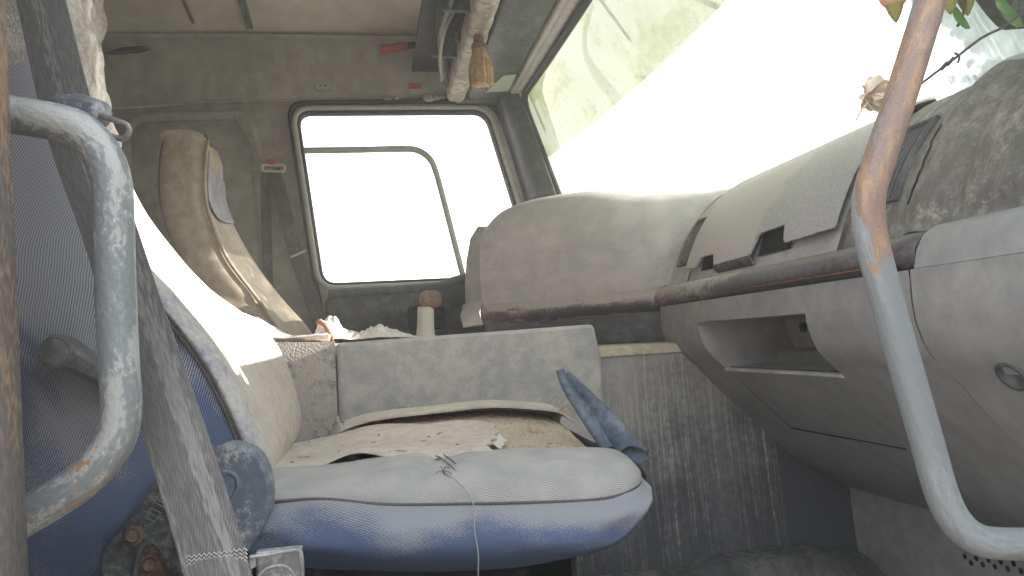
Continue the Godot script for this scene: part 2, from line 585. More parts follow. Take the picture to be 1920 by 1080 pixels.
	M.white_cloth = skin(dusty(92, Color(0.80, 0.77, 0.73), Color(0.88, 0.86, 0.83), 0.5, 0.2, 40, 0, 256), 0.95, 0.2, lumps, 0.15)
	M.brown = plain(Color(0.55, 0.33, 0.20), 0.7)
	M.red = plain(Color(0.66, 0.13, 0.12), 0.5)
	M.white = plain(Color(0.80, 0.78, 0.74), 0.6)
	M.sticker = plain(Color(0.66, 0.69, 0.63), 0.6)
	M.wire = plain(Color(0.20, 0.19, 0.18), 0.6)
	M.petal = plain(Color(0.88, 0.85, 0.81), 0.8)
	M.petal.backlight_enabled = true
	M.petal.backlight = Color(0.95, 0.9, 0.82)
	M.petal_orange = plain(Color(0.78, 0.42, 0.22), 0.8)
	M.petal_orange.backlight_enabled = true
	M.petal_orange.backlight = Color(0.5, 0.3, 0.2)
	M.petal_pink = plain(Color(0.82, 0.60, 0.52), 0.8)
	M.leaf = plain(Color(0.24, 0.38, 0.14), 0.6)
	M.leaf.backlight_enabled = true
	M.leaf.backlight = Color(0.5, 0.7, 0.2)
	M.sand = skin(dusty(95, Color(0.40, 0.375, 0.34), Color(0.47, 0.445, 0.41), 0.5, 0.3, 0, 0, 512, 0.15), 0.95, 3.0)
	M.paint = plain(Color(0.74, 0.74, 0.71), 0.4)
	M.visor = plain(Color(0.44, 0.45, 0.26, 0.55), 0.15)
	M.visor.transparency = BaseMaterial3D.TRANSPARENCY_ALPHA
	M.post = post_paint()
	M.webd = skin(dusty(83, Color(0.30, 0.29, 0.28), Color(0.42, 0.40, 0.38), 0.4, 0.2, 60, 20, 256, 0.1), 0.9, 0.3)
	M.knob = skin(dusty(84, Color(0.40, 0.27, 0.22), Color(0.58, 0.48, 0.42), 0.5, 0.2, 60, 0, 256, 0.1), 0.6, 0.1)
	M.socket = plain(Color(0.62, 0.60, 0.56), 0.6)
	M.seam = plain(Color(0.44, 0.40, 0.35), 0.85)
	M.sepal = plain(Color(0.52, 0.50, 0.25), 0.7)
	M.petal_brown = plain(Color(0.50, 0.40, 0.30), 0.8)
	M.mirror = plain(Color(0.8, 0.8, 0.8), 0.05, 1.0)

# brushed paint on a hand rail: chips, dried dust runs, rust coming through
func tube_paint(sd: int, paint: Color, rusty: bool) -> StandardMaterial3D:
	var w := 256
	var h := 1024
	var a := nz(sd, 0.012, 5, w, h)
	var b := nz(sd + 100, 0.06, 4, w, h)
	var g := nz(sd + 200, 0.4, 2, w, h)
	var t := picture(w, h, func(x, y, i):
		var q: float = a[i] / 255.0
		var r: float = b[i] / 255.0
		var n: float = (g[i] / 255.0 - 0.5) * 0.07
		var c := paint
		var u := float(x) / w
		var v := float(y) / h
		var dustq: float = a[(y / 3) * w + x] / 255.0 * 0.75 + r * 0.3
		if rusty:
			c = c.lerp(Color(0.62, 0.64, 0.65), sm(0.5, 0.85, dustq) * 0.4)
			var side: float = 0.5 + 0.5 * cos((u - 0.42) * TAU)
			var ru := sm(0.50, 0.62, q * 0.42 + r * 0.22 + side * 0.30 + (0.195 if v < 0.53 else 0.195 - (v - 0.53) * 4.0))
			var rc := Color(0.46, 0.37, 0.335).lerp(Color(0.58, 0.46, 0.345), sm(0.35, 0.7, q * 0.5 + side * 0.1 + r * 0.25))
			c = c.lerp(rc, ru)
			n *= 1.0 + ru * 2.0
		else:
			c = c.lerp(Color(0.61, 0.60, 0.58), sm(0.42, 0.72, dustq) * 0.8)
			var edge := absf(dustq - 0.60)
			c = c.lerp(Color(0.70, 0.695, 0.68), (1.0 - sm(0.0, 0.018, edge)) * 0.55)
			if v > 0.68 and v < 0.84:
				c = c.lerp(Color(0.55, 0.39, 0.27), sm(0.70, 0.78, r * 0.7 + q * 0.4))
		return Color(c.r + n, c.g + n, c.b + n))
	var bump := grey_picture(w, h, b)
	return skin(t, 0.55, 0.0, bump, 0.06)

# dust dried on the windshield: thin haze, washed runs, clear drop marks, streaks; denser zones paint in shade
func film() -> StandardMaterial3D:
	var w := 1536
	var h := 768
	var a := nz(101, 0.003, 5, w, h)
	var b := nz(102, 0.03, 4, w, h)
	var f := nz(103, 0.35, 2, w, h)
	var rng := RandomNumberGenerator.new()
	rng.seed = 9
	var e := PackedFloat32Array()
	e.resize(w * h)
	for k in 420:
		var x := rng.randf() * w
		var y := rng.randf() * h
		var amp := rng.randf_range(-0.25, 0.30)
		var wd := rng.randi_range(1, 6)
		for s in rng.randi_range(30, 380):
			x += rng.randf_range(-0.25, 0.25)
			var yy := int(y + s)
			if yy >= h:
				break
			for q in wd:
				e[yy * w + posmod(int(x) + q, w)] += amp * (b[yy * w + posmod(int(x), w)] / 255.0)
	for k in 420:
		var c := Vector2(rng.randf() * w, rng.randf() * h)
		var r := rng.randf_range(1.5, 5.0) if k % 9 else rng.randf_range(5.0, 8.0)
		var st := rng.randf_range(1.0, 1.7)
		for yy in range(int(c.y - r * st), int(c.y + r * st) + 1):
			for xx in range(int(c.x - r), int(c.x + r) + 1):
				if yy < 0 or yy >= h or xx < 0 or xx >= w:
					continue
				var d := Vector2((xx - c.x) / r, (yy - c.y) / (r * st)).length()
				if d < 1.0:
					e[yy * w + xx] = 0.25 if d > 0.8 else -0.60
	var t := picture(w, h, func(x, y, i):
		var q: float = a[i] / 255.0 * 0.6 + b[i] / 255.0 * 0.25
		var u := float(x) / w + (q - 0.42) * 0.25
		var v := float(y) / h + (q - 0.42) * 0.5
		var thick := maxf(maxf(sm(0.735, 0.79, u), sm(0.30, 0.20, u)), sm(0.50, 0.30, v) * sm(0.70, 0.45, u))  # shaded zones painted denser; far side added to dim sun on driver seat
		thick = maxf(thick, exp(-pow((u - 0.60) / 0.045, 2.0)) * sm(0.70, 0.86, v + e[i] * 0.6))  # patch painted in where a shadow lies low on the glass
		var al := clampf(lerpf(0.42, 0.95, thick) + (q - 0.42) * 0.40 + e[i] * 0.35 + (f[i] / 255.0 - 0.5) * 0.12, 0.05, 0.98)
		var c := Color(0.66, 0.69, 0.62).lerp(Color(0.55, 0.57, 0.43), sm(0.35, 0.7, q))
		c = c.lerp(Color(0.56, 0.60, 0.56), sm(0.74, 0.79, u))  # near side darkened in the colour for its shade
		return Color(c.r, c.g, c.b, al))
	var m := skin(t, 1.0)
	m.transparency = BaseMaterial3D.TRANSPARENCY_ALPHA
	m.backlight_enabled = true
	m.backlight = Color(1, 1, 1)
	return m

# door post edge: bare rust above, grimy dark paint below, the border ragged
func post_paint() -> StandardMaterial3D:
	var a := nz(301, 0.01, 5, 128, 1024)
	var b := nz(302, 0.12, 3, 128, 1024)
	return skin(picture(128, 1024, func(x, y, i):
		var v := float(y) / 1024.0
		var q: float = a[i] / 255.0 * 0.5 + b[i] / 255.0 * 0.3
		var r := sm(0.40, 0.70, q + (v - 0.36) * 2.2)
		var c := Color(0.30, 0.27, 0.26).lerp(Color(0.48, 0.37, 0.27), r)
		var n: float = (b[i] / 255.0 - 0.5) * 0.15
		return Color(c.r + n, c.g + n, c.b + n)), 0.8)

# ---------------------------------------------------------------- the cab around
func build_setting():
	ORG = Vector3.ZERO
	var st := mb()
	quad(st, Vector3(-60, 0, -60), Vector3(60, 0, -60), Vector3(60, 0, 60), Vector3(-60, 0, 60), Vector2(0, 0), Vector2(1, 0), Vector2(1, 1), Vector2(0, 1))
	structure("ground", st, M.sand)
	st = mb()
	block(st, Vector3(-1.33, 1.10, -2.90), Vector3(1.14, 1.165, -0.56))
	structure("cab_floor", st, M.mat)
	st = mb()
	block(st, Vector3(-1.38, 1.08, -2.95), Vector3(-1.33, 2.96, -0.50))
	structure("cab_rear_wall", st, M.wall)
	st = mb()
	block(st, Vector3(1.15, 1.08, -2.93), Vector3(1.19, 2.05, -0.50))
	structure("cab_front_wall", st, M.wall)
	# roof lining, rounded down to both sides
	var prof := spline([Vector2(-2.905, 2.685), Vector2(-2.89, 2.76), Vector2(-2.865, 2.82), Vector2(-2.80, 2.872), Vector2(-2.70, 2.905), Vector2(-2.4, 2.935), Vector2(-1.7, 2.955), Vector2(-0.9, 2.93), Vector2(-0.68, 2.89), Vector2(-0.58, 2.82), Vector2(-0.53, 2.70)], 5)
	var rows := []
	for q in prof:
		var r := []
		for k in 21:
			var x := lerpf(-1.34, 0.66, k / 20.0)
			r.append(Vector3(x, q.y - 0.03 * sm(-0.4, -0.9, x) * sm(-2.7, -2.9, q.x) - 0.04 * sm(0.45, 0.66, x), q.x))
		rows.append(r)
	st = mb()
	shell(st, rows, 0.025)
	var roof := structure("cab_roof", st, M.lining)
	# separate strip in the wall colour below the lining on the driver's side
	var cor := []
	for q in spline([Vector2(-2.898, 2.70), Vector2(-2.884, 2.76), Vector2(-2.858, 2.82), Vector2(-2.795, 2.868), Vector2(-2.765, 2.878), Vector2(-2.755, 2.886)], 4):
		var r := []
		for k in 21:
			var x := lerpf(-1.33, 0.62, k / 20.0)
			r.append(Vector3(x, q.y - 0.03 * sm(-0.4, -0.9, x) * sm(-2.7, -2.9, q.x) - 0.012 - 0.035 * sm(0.45, 0.66, x), q.x + 0.006))
		cor.append(r)
	st = mb()
	shell(st, cor, 0.004, false)
	part("cornice_strip", st, M.wall, roof)
	# wall of the driver's side, open where the door hangs
	var hole := PackedVector2Array()
	var rough_hole := door_outline(0.0)
	for k in rough_hole.size():
		var u := rough_hole[k]
		var w := rough_hole[(k + 1) % rough_hole.size()]
		var n := maxi(int(u.distance_to(w) / 0.01), 1)
		for s in n:
			hole.append(u.lerp(w, float(s) / n))
	var inner := []
	var outer := []
	var inner2 := []
	for q in hole:
		var d := (q - Vector2(0.15, 2.0))
		var s := INF
		if d.x > 0: s = minf(s, (1.16 - 0.15) / d.x)
		if d.x < 0: s = minf(s, (-1.34 - 0.15) / d.x)
		if d.y > 0: s = minf(s, (2.80 - 2.0) / d.y)
		if d.y < 0: s = minf(s, (1.08 - 2.0) / d.y)
		var p := Vector2(0.15, 2.0) + d * maxf(s, 1.001)
		inner.append(Vector3(q.x, q.y, -2.895))
		outer.append(Vector3(p.x, p.y, -2.895 if p.y < 2.7 else -2.93))
		inner2.append(Vector3(q.x, q.y, -2.935))
	st = mb()
	surf(st, [inner2, inner], false, true)
	st.set_smooth_group(1)
	surf(st, [inner, outer], false, true)
	var wall := structure("cab_side_wall", st, M.wall)
	# seam where the roof lining laps over the wall
	st = mb()
	tube(st, [Vector3(-1.33, 2.668, -2.893), Vector3(-0.3, 2.682, -2.893), Vector3(0.55, 2.69, -2.893)], 0.006, 8)
	part("seam_strip", st, M.wall, wall)
	# pressed panel behind the driver's seat
	st = mb()
	var pan := round_corners(v2([[-0.82, 1.3], [-0.36, 1.3], [-0.365, 2.40], [-0.385, 2.635], [-0.82, 2.625]]), 0.09, 6)
	ring(st, pan, [[0.014, 0.0], [0.008, 0.007], [-0.002, 0.009], [-0.012, 0.004], [-0.02, 0.001]], Vector3(0, 0, -2.893), Vector3.RIGHT, Vector3.UP)
	part("pressed_rib", st, M.wall, wall)
	# pillar between the driver's door and the windshield
	rows = []
	for k in 13:
		var t := k / 12.0
		var y := lerpf(2.72, 1.9, t)
		var a := Vector3(0.545 + (2.67 - y) * 0.235, y, -2.897)
		var b := Vector3(0.602 + (2.65 - y) * 0.29, y, -2.765)
		var r := []
		for j in 9:
			var s := j / 8.0
			r.append(a.lerp(b, s) + Vector3(-0.022, 0, 0.02) * sin(s * PI))
		rows.append(r)
	st = mb()
	shell(st, rows, 0.03, false)
	structure("windshield_pillar", st, M.pillar)
	rows = []
	for k in 7:
		var y := lerpf(2.74, 1.9, k / 6.0)
		var a := Vector3(0.60 + (2.65 - y) * 0.29, y, -0.60)
		rows.append([a + Vector3(-0.03, 0, 0.08), a + Vector3(-0.05, 0, 0.03), a + Vector3(-0.02, 0, -0.02), a + Vector3(0.05, 0, -0.01)])
	st = mb()
	shell(st, rows, 0.03, false)
	structure("windshield_pillar_001", st, M.pillar)
	# pillar and wall behind the open passenger door
	st = mb()
	block(st, Vector3(-1.38, 1.10, -0.562), Vector3(-0.262, 2.80, -0.536), 0.006)
	structure("door_post_wall", st, M.bracket)
	rows = []
	for k in 12:
		var y := lerpf(1.2, 2.75, k / 11.0)
		var e := -0.2275 - 0.022 * (y - 1.80)
		rows.append([Vector3(e - 0.04, y, -0.532), Vector3(e - 0.014, y, -0.530), Vector3(e - 0.004, y, -0.533), Vector3(e, y, -0.540), Vector3(e, y, -0.56), Vector3(e - 0.012, y, -0.565)])
	st = mb()
	shell(st, rows, 0.003)
	structure("door_post_edge", st, M.post)
	# step below the passenger door
	st = mb()
	block(st, Vector3(-0.24, 1.06, -0.60), Vector3(0.9, 1.12, -0.50), 0.008)
	structure("door_sill", st, M.bracket)

func build_open_door():
	# the passenger door, swung out ahead of the camera's right side
	var t := thing("passenger_door", "open passenger door swung out beside the dashboard end", "door", Vector3(0.84, 1.0, -0.48))
	var ux := Vector3(-0.09, 0, 1).normalized()
	var st := mb()
	plate(st, round_corners(v2([[0.0, 1.02], [1.02, 1.05], [1.02, 1.98], [0.0, 2.0]]), 0.05, 5), Vector3(0.84, 0, -0.48), ux, Vector3.UP, 0.06, 0.015)
	var p := part("door_panel", st, M.door_dark, t)
	st = mb()
	var frame := round_corners(v2([[0.04, 1.99], [0.98, 1.97], [0.98, 2.62], [0.22, 2.62]]), 0.06, 5)
	ring(st, frame, [[0.03, 0.0], [0.03, 0.05], [-0.005, 0.05], [-0.01, 0.02], [-0.01, 0.0], [0.03, 0.0]], Vector3(0.84, 0, -0.48), ux, Vector3.UP)
	part("window_frame", st, M.door_frame, t)
	st = mb()
	plate(st, frame, Vector3(0.84, 0, -0.48) + Vector3(-0.02, 0, 0), ux, Vector3.UP, 0.004)
	part("window_pane", st, M.glass, t)
	st = mb()
	tube(st, spline([Vector3(0.70, 1.75, 0.10), Vector3(0.655, 1.76, 0.12), Vector3(0.64, 1.78, 0.2), Vector3(0.635, 1.80, 0.32), Vector3(0.66, 1.81, 0.36), Vector3(0.70, 1.81, 0.37)], 4), 0.012, 8)
	part("pull_handle", st, M.black, p)

func build_added_trailer():
	# unseen trailer box added behind the camera to shade the open door
	var t := thing("added_shade_trailer", "added unseen grey trailer box that shades the open door", "trailer", Vector3(0.0, 0.0, 4.2))
	var st := mb()
	block(st, Vector3(-6.0, 0.95, 3.3), Vector3(4.5, 3.4, 5.7), 0.03)
	var b := part("box_body", st, M.wall, t)
	for k in 12:
		st = mb()
		block(st, Vector3(-5.6 + k * 0.87, 1.0, 3.27), Vector3(-5.54 + k * 0.87, 3.35, 3.297), 0.004)
		part("side_rib", st, M.steel, b)
	for x in [-5.0, -3.7, 3.2]:
		st = mb()
		lathe(st, Vector3(x, 0.5, 3.36), Vector3(0, 0, 1), [[0.0, 0.0], [0.28, 0.02], [0.46, 0.0], [0.5, 0.06], [0.5, 0.26], [0.46, 0.32], [0.0, 0.32]], 28)
		part("wheel", st, M.rubber, t)

func door_outline(off: float) -> PackedVector2Array:
	var p := round_corners(v2([[-0.262, 2.672], [0.505, 2.684], [0.60, 2.50], [0.70, 1.95], [0.70, 1.24], [-0.12, 1.24], [-0.185, 1.94]]), 0.07, 6)
	return poly_inset(p, -off)

func window_outline() -> PackedVector2Array:
	return round_corners(v2([[-0.226, 2.630], [0.476, 2.630], [0.565, 2.271], [0.635, 1.992], [-0.160, 1.992]]), 0.055, 6)

func build_door():
	var t := thing("driver_door", "closed driver's door with large window and dark lower trim", "door", Vector3(0.2, 1.24, -2.88))
	var zx := Vector3.RIGHT
	var zy := Vector3.UP
	var win := window_outline()
	# pressed frame: from the outer gasket to the window
	var st := mb()
	var dout := door_outline(-0.012)
	var a := []
	var b := []
	var c := []
	var d := []
	var winc := []
	var cen := Vector2(0.17, 2.3)
	for q in dout:
		var dir := (q - cen).normalized()
		var best := cen
		for k in win.size():
			var hit = Geometry2D.segment_intersects_segment(cen, cen + dir * 3.0, win[k], win[(k + 1) % win.size()])
			if hit != null:
				best = hit
		a.append(Vector3(q.x, q.y, -2.885))
		var q2 := q.lerp(best, 0.18)
		b.append(Vector3(q2.x, q2.y, -2.872))
		var q3 := q.lerp(best, 0.45)
		c.append(Vector3(q3.x, q3.y, -2.866))
		d.append(Vector3(best.x, best.y, -2.868))
		winc.append(Vector3(best.x, best.y, -2.915))
	surf(st, [a, b, c, d, winc], false, true)
	var fr := part("frame", st, M.door_frame, t)
	st = mb()
	ring(st, win, [[0.024, 0.002], [0.022, 0.014], [0.014, 0.020], [0.006, 0.018], [0.002, 0.006]], Vector3(0, 0, -2.868), zx, zy)
	part("window_reveal", st, M.door_frame, fr)
	st = mb()
	ring(st, dout, [[0.016, -0.005], [0.016, 0.014], [0.008, 0.022], [-0.002, 0.022], [-0.008, 0.012], [-0.009, 0.0]], Vector3(0, 0, -2.888), zx, zy)
	part("door_gasket", st, M.rubber, t)
	st = mb()
	ring(st, win, [[0.008, -0.002], [0.007, 0.008], [0.0, 0.011], [-0.006, 0.006], [-0.007, -0.03]], Vector3(0, 0, -2.866), zx, zy)
	part("window_seal", st, M.black, t)
	st = mb()
	plate(st, poly_inset(win, -0.004), Vector3(0, 0, -2.908), zx, zy, 0.004)
	part("window_pane", st, M.glass, t)
	# channel round the sliding part of the window
	st = mb()
	var ch := spline(v3([[-0.222, 2.494], [-0.03, 2.494], [0.15, 2.495], [0.205, 2.490], [0.245, 2.465], [0.270, 2.42], [0.298, 2.295], [0.322, 2.174], [0.358, 1.99]], -2.890), 5)
	var rows := []
	for k in ch.size():
		var tn: Vector3 = (ch[mini(k + 1, ch.size() - 1)] - ch[maxi(k - 1, 0)]).normalized()
		var nn := Vector3(-tn.y, tn.x, 0) * 0.011
		rows.append([ch[k] + nn + Vector3(0, 0, -0.01), ch[k] + nn * 0.9 + Vector3(0, 0, 0.008), ch[k] - nn * 0.9 + Vector3(0, 0, 0.008), ch[k] - nn + Vector3(0, 0, -0.01)])
	shell(st, rows, 0.002, false)
	part("window_channel", st, M.door_frame, t)
	# lower trim
	st = mb()
	plate(st, round_corners(v2([[-0.155, 1.945], [0.30, 1.965], [0.42, 2.01], [0.62, 1.975], [0.66, 1.30], [-0.09, 1.30]]), 0.03, 4), Vector3(0, 0, -2.866), zx, zy, 0.035, 0.012)
	part("trim_panel", st, M.door_dark, t)
	st = mb()
	var ar := []
	for q in [[-0.14, 1.955], [0.0, 1.957], [0.16, 1.96], [0.26, 1.965], [0.33, 1.985], [0.44, 2.0], [0.60, 1.985]]:
		ar.append(Vector3(q[0], q[1], -2.842))
	tube(st, spline(ar, 4), 0.020, 10)
	part("sill_roll", st, M.door_dark, t)
	st = mb()
	plate(st, round_corners(v2([[-0.12, 1.86], [0.60, 1.90], [0.62, 1.36], [-0.06, 1.36]]), 0.03, 4), Vector3(0, 0, -2.832), zx, zy, 0.012, 0.006)
	part("pocket_panel", st, M.door_dark, t)
	st = mb()
	ring(st, rrect(0.125, 0.075, 0.014, 4), [[0.006, 0.0], [0.004, 0.008], [-0.004, 0.008], [-0.008, 0.0]], Vector3(0.205, 1.853, -2.820), zx, zy)
	plate(st, rrect(0.115, 0.065, 0.012, 4), Vector3(0.205, 1.853, -2.8205), zx, zy, 0.002)
	var rec := part("handle_recess", st, M.black, t)
	st = mb()
	plate(st, rrect(0.07, 0.018, 0.008, 4), Vector3(0.225, 1.862, -2.816), zx, zy, 0.012, 0.004)
	part("door_handle", st, M.rubber, rec)

func build_header():
	var t := thing("header_console", "dark padded overhead panel hanging between roof and windshield", "overhead console", Vector3(0.45, 2.64, -1.7))
	# padded vinyl panel
	var zs := []
	for k in 41:
		zs.append(lerpf(-2.80, -0.60, k / 40.0))
	var rows := []
	for z in zs:
		var r := []
		for q in [[0.392, 2.70], [0.396, 2.672], [0.41, 2.660], [0.45, 2.655], [0.50, 2.657], [0.535, 2.664], [0.547, 2.676], [0.549, 2.70]]:
			var w := 0.004 * sin(z * 31.0 + q[0] * 40.0) * sm(0.40, 0.44, q[0]) * sm(0.55, 0.50, q[0])
			for c in [[-2.08, 0.455, 0.05], [-2.33, 0.45, 0.05], [-2.2, 0.50, 0.05], [-1.9, 0.47, 0.05]]:
				var dz: float = (z - c[0] + (q[0] - c[1]) * 0.5) / 0.022
				w += 0.010 * exp(-dz * dz) * exp(-pow((q[0] - c[1]) / c[2], 2.0))
			r.append(Vector3(q[0], q[1] + w, z))
		rows.append(spline(r, 3))
	var st := mb()
	surf(st, rows, false)
	part("padded_panel", st, M.vinyl, t)
	# end cap of the panel beside the driver's door
	st = mb()
	block(st, Vector3(0.36, 2.652, -2.86), Vector3(0.575, 2.72, -2.80), 0.01)
	part("end_cap", st, M.pillar, t)
	# pale painted rail with a chipped edge
	var rng := RandomNumberGenerator.new()
	rng.seed = 5
	rows = []
	var wob := 0.0
	for k in 90:
		var z := lerpf(-2.82, -0.60, k / 89.0)
		wob = lerpf(wob, rng.randf_range(-0.005, 0.005), 0.5)
		rows.append([Vector3(0.325, 2.72, z), Vector3(0.327, 2.667, z), Vector3(0.333, 2.658, z), Vector3(0.357, 2.655, z), Vector3(0.362 + wob * 0.5, 2.652, z), Vector3(0.380 + wob, 2.656 + wob * 0.3, z), Vector3(0.386 + wob, 2.668, z), Vector3(0.388, 2.71, z)])
	st = mb()
	shell(st, rows, -0.003)
	part("metal_rail", st, M.rail, t)
	# pale cover strips along the glass
	st = mb()
	rows = []
	for z in zs:
		rows.append([Vector3(0.552, 2.70, z), Vector3(0.553, 2.667, z), Vector3(0.558, 2.661, z), Vector3(0.569, 2.660, z), Vector3(0.571, 2.666, z), Vector3(0.573, 2.660, z), Vector3(0.586, 2.656, z), Vector3(0.600, 2.660, z), Vector3(0.626, 2.668, z), Vector3(0.63, 2.72, z)])
	surf(st, rows, false)
	part("cover_strip", st, M.door_frame, t)
	# dark trough between rail and roof lining, with brackets and a cable
	st = mb()
	block(st, Vector3(0.20, 2.775, -2.84), Vector3(0.60, 2.79, -0.60))
	part("trough_back", st, M.black, t)
	st = mb()
	var lip := []
	for z in [-2.80, -2.6, -2.45, -2.3, -2.1, -1.8, -0.62]:
		var xx := along([-2.80, -2.45, -2.30, -2.0, -0.6], [0.318, 0.258, 0.245, 0.258, 0.26], z)
		lip.append([Vector3(xx - 0.03, 2.90, z), Vector3(xx - 0.004, 2.80, z), Vector3(xx, 2.705, z), Vector3(xx + 0.012, 2.69, z), Vector3(xx + 0.018, 2.70, z), Vector3(xx + 0.016, 2.79, z)])
	surf(st, lip, false)
	part("lining_edge", st, M.pillar, t)
	for q in [[-2.47, 0.28], [-2.12, 0.285]]:
		st = mb()
		plate(st, round_corners(v2([[-0.045, 0.0], [0.05, -0.005], [0.05, 0.05], [0.0, 0.085], [-0.035, 0.07]]), 0.01, 3), Vector3(q[1], 2.69, q[0]), Vector3.RIGHT, Vector3.UP, 0.012, 0.003)
		part("bracket", st, M.pillar, t)
	st = mb()
	tube(st, spline([Vector3(0.30, 2.74, -2.14), Vector3(0.268, 2.705, -2.26), Vector3(0.262, 2.685, -2.38), Vector3(0.27, 2.675, -2.50), Vector3(0.292, 2.69, -2.66), Vector3(0.30, 2.72, -2.78)], 6), 0.006, 8)
	part("cable", st, M.wall, t)
	st = mb()
	lathe(st, Vector3(0.312, 2.70, -2.34), Vector3.DOWN, [[0.0, 0.012], [0.008, 0.010], [0.010, 0.0], [0.010, -0.02]], 12)
	part("screw_cap", st, M.bolt, t)
	# paper sticker on the panel
	var s := thing("paper_sticker", "blank pale paper sticker on the dark overhead panel", "sticker", Vector3(0.50, 2.655, -2.62))
	st = mb()
	plate(st, v2([[0.488, 2.53], [0.530, 2.52], [0.535, 2.695], [0.452, 2.705]]), Vector3(0, 2.651, 0), Vector3.RIGHT, Vector3(0, 0, -1), 0.0012)
	part("paper", st, M.sticker, s)

# the windshield leans and bows; s runs from its top to its foot, w across the cab
func glass_at(s: float, z: float, off := 0.0) -> Vector3:
	var b := 1.0 - pow((z + 1.67) / 1.12, 2.0)
	return Vector3(0.600 + 0.02 * b + s * (0.185 + 0.25 * b) + off, 2.650 - s * 0.61, z)

func build_windshield():
	var t := thing("windshield", "dust caked windshield glowing pale green above the dashboard", "windshield", Vector3(0.9, 2.04, -1.67))
	var a := []
	var b := []
	for k in 25:
		var s := k / 24.0
		var r := []
		var r2 := []
		for j in 41:
			var z := lerpf(-2.765, -0.575, j / 40.0)
			r.append(glass_at(s, z))
			r2.append(glass_at(s, z, 0.006))
		a.append(r)
		b.append(r2)
	var st := mb()
	surf(st, a)
	var gl := part("glass", st, M.glass, t)
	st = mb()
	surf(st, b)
	part("dust_shade_film", st, M.film, gl)
	# rubber seal round the glass
	var loop := []
	for q in [[0.5, -2.765], [0.25, -2.765], [0.12, -2.765], [0.05, -2.755], [0.012, -2.73], [0.0, -2.68], [0.0, -2.5], [0.0, -2.2], [0.0, -1.9], [0.0, -1.5], [0.0, -1.1], [0.0, -0.7], [0.03, -0.60], [0.12, -0.575], [0.5, -0.575], [0.95, -0.575], [1.0, -0.62], [1.0, -1.0], [1.0, -1.4], [1.0, -1.9], [1.0, -2.4], [1.0, -2.72], [0.95, -2.765], [0.7, -2.765]]:
		loop.append(glass_at(q[0], q[1], -0.004))
	st = mb()
	var sp := spline(loop, 5, true)
	sp.append(sp[0])
	tube(st, sp, 0.013, 10, false)
	part("rubber_seal", st, M.rubber, t)
	# outside sun visor over the glass
	var v := thing("outside_sun_visor", "dark outside sun visor across the windshield's top, behind dusty glass", "sun visor", Vector3(0.9, 2.5, -1.67))
	var rows := []
	for k in 7:
		var s := k / 6.0
		var r := []
		for j in 17:
			var z := lerpf(-2.95, -0.40, j / 16.0)
			var bow := 1.0 - pow((z + 1.67) / 1.3, 2.0)
			r.append(Vector3(0.66 + s * 0.46 + 0.05 * bow, 2.745 - s * 0.145 - 0.025 * s * s, z))
		rows.append(r)
	st = mb()
	shell(st, rows, 0.004)
	part("shade_panel", st, M.visor, v)
	for z in [-2.7, -1.9, -1.2, -0.62]:
		st = mb()
		tube(st, [Vector3(0.64, 2.68, z), Vector3(0.86, 2.66, z), Vector3(0.98, 2.615, z)], 0.008, 8)
		part("stay", st, M.bracket, v)
	# unseen mirror added outside to shade the near end of the windshield
	var mi := thing("added_shade_mirror", "added unseen mirror on an arm that shades the near windshield end", "mirror", Vector3(1.25, 2.0, -0.86))
	st = mb()
	plate(st, rrect(0.36, 0.46, 0.06, 5), Vector3(1.36, 2.36, -0.89), Vector3(0, 0, -1), Vector3.UP, 0.07, 0.02)
	part("housing", st, M.black, mi)
	st = mb()
	plate(st, rrect(0.32, 0.42, 0.05, 5), Vector3(1.356, 2.36, -0.89), Vector3(0, 0, 1), Vector3.UP, 0.004)
	part("mirror_glass", st, M.mirror, mi)
	st = mb()
	tube(st, spline([Vector3(1.17, 1.95, -0.72), Vector3(1.34, 2.0, -0.76), Vector3(1.40, 2.14, -0.84), Vector3(1.40, 2.3, -0.88)], 5), 0.012, 8)
	part("arm", st, M.bracket, mi)

# ---------------------------------------------------------------- dashboard
const LOW := [[0.708, 1.812], [0.708, 1.765], [0.713, 1.735], [0.728, 1.700], [0.765, 1.662], [0.815, 1.605], [0.885, 1.536], [0.985, 1.438], [1.06, 1.388], [1.13, 1.345]]
const UPP := [[0.742, 1.862], [0.752, 1.885], [0.768, 1.925], [0.80, 1.985], [0.85, 2.045], [0.90, 2.085], [0.95, 2.106], [1.0, 2.110], [1.10, 2.085]]

func prof_at(tab: Array, t: float) -> Vector2:
	var xs := []
	var px := []
	var py := []
	for i in tab.size():
		xs.append(float(i))
		px.append(tab[i][0])
		py.append(tab[i][1])
	var s := t * (tab.size() - 1)
	return Vector2(along(xs, px, s), along(xs, py, s))

# parameter of the profile where its height is y (upper profile rises, lower one falls)
func t_of(tab: Array, y: float) -> float:
	var best := 0.0
	var err := INF
	for k in 401:
		var e := absf(prof_at(tab, k / 400.0).y - y)
		if e < err:
			err = e
			best = k / 400.0
	return best

func on(tab: Array, t: float, z: float, off := 0.0) -> Vector3:
	var p := prof_at(tab, t)
	var d := (prof_at(tab, minf(t + 0.01, 1.0)) - prof_at(tab, maxf(t - 0.01, 0.0))).normalized()
	var n := Vector2(-d.y, d.x)
	if n.x > 0:
		n = -n
	if tab == UPP and t > 0.75:
		n = Vector2(-d.y, d.x) if d.x > 0 else -Vector2(-d.y, d.x)
	var near := sm(-0.99, -0.90, z)
	var o := off
	if tab == UPP:
		o += near * 0.010 * sm(0.05, 0.2, t) - 0.012 * exp(-pow((z + 0.865) / 0.012, 2.0)) * sm(0.05, 0.15, t) * sm(0.75, 0.5, t) + 0.008 * exp(-pow((z + 0.935) / 0.018, 2.0))
		p.y -= sm(-0.98, -0.80, z) * 0.02 * t
	else:
		o += near * 0.004
	p += n * o
	return Vector3(p.x, p.y, z)

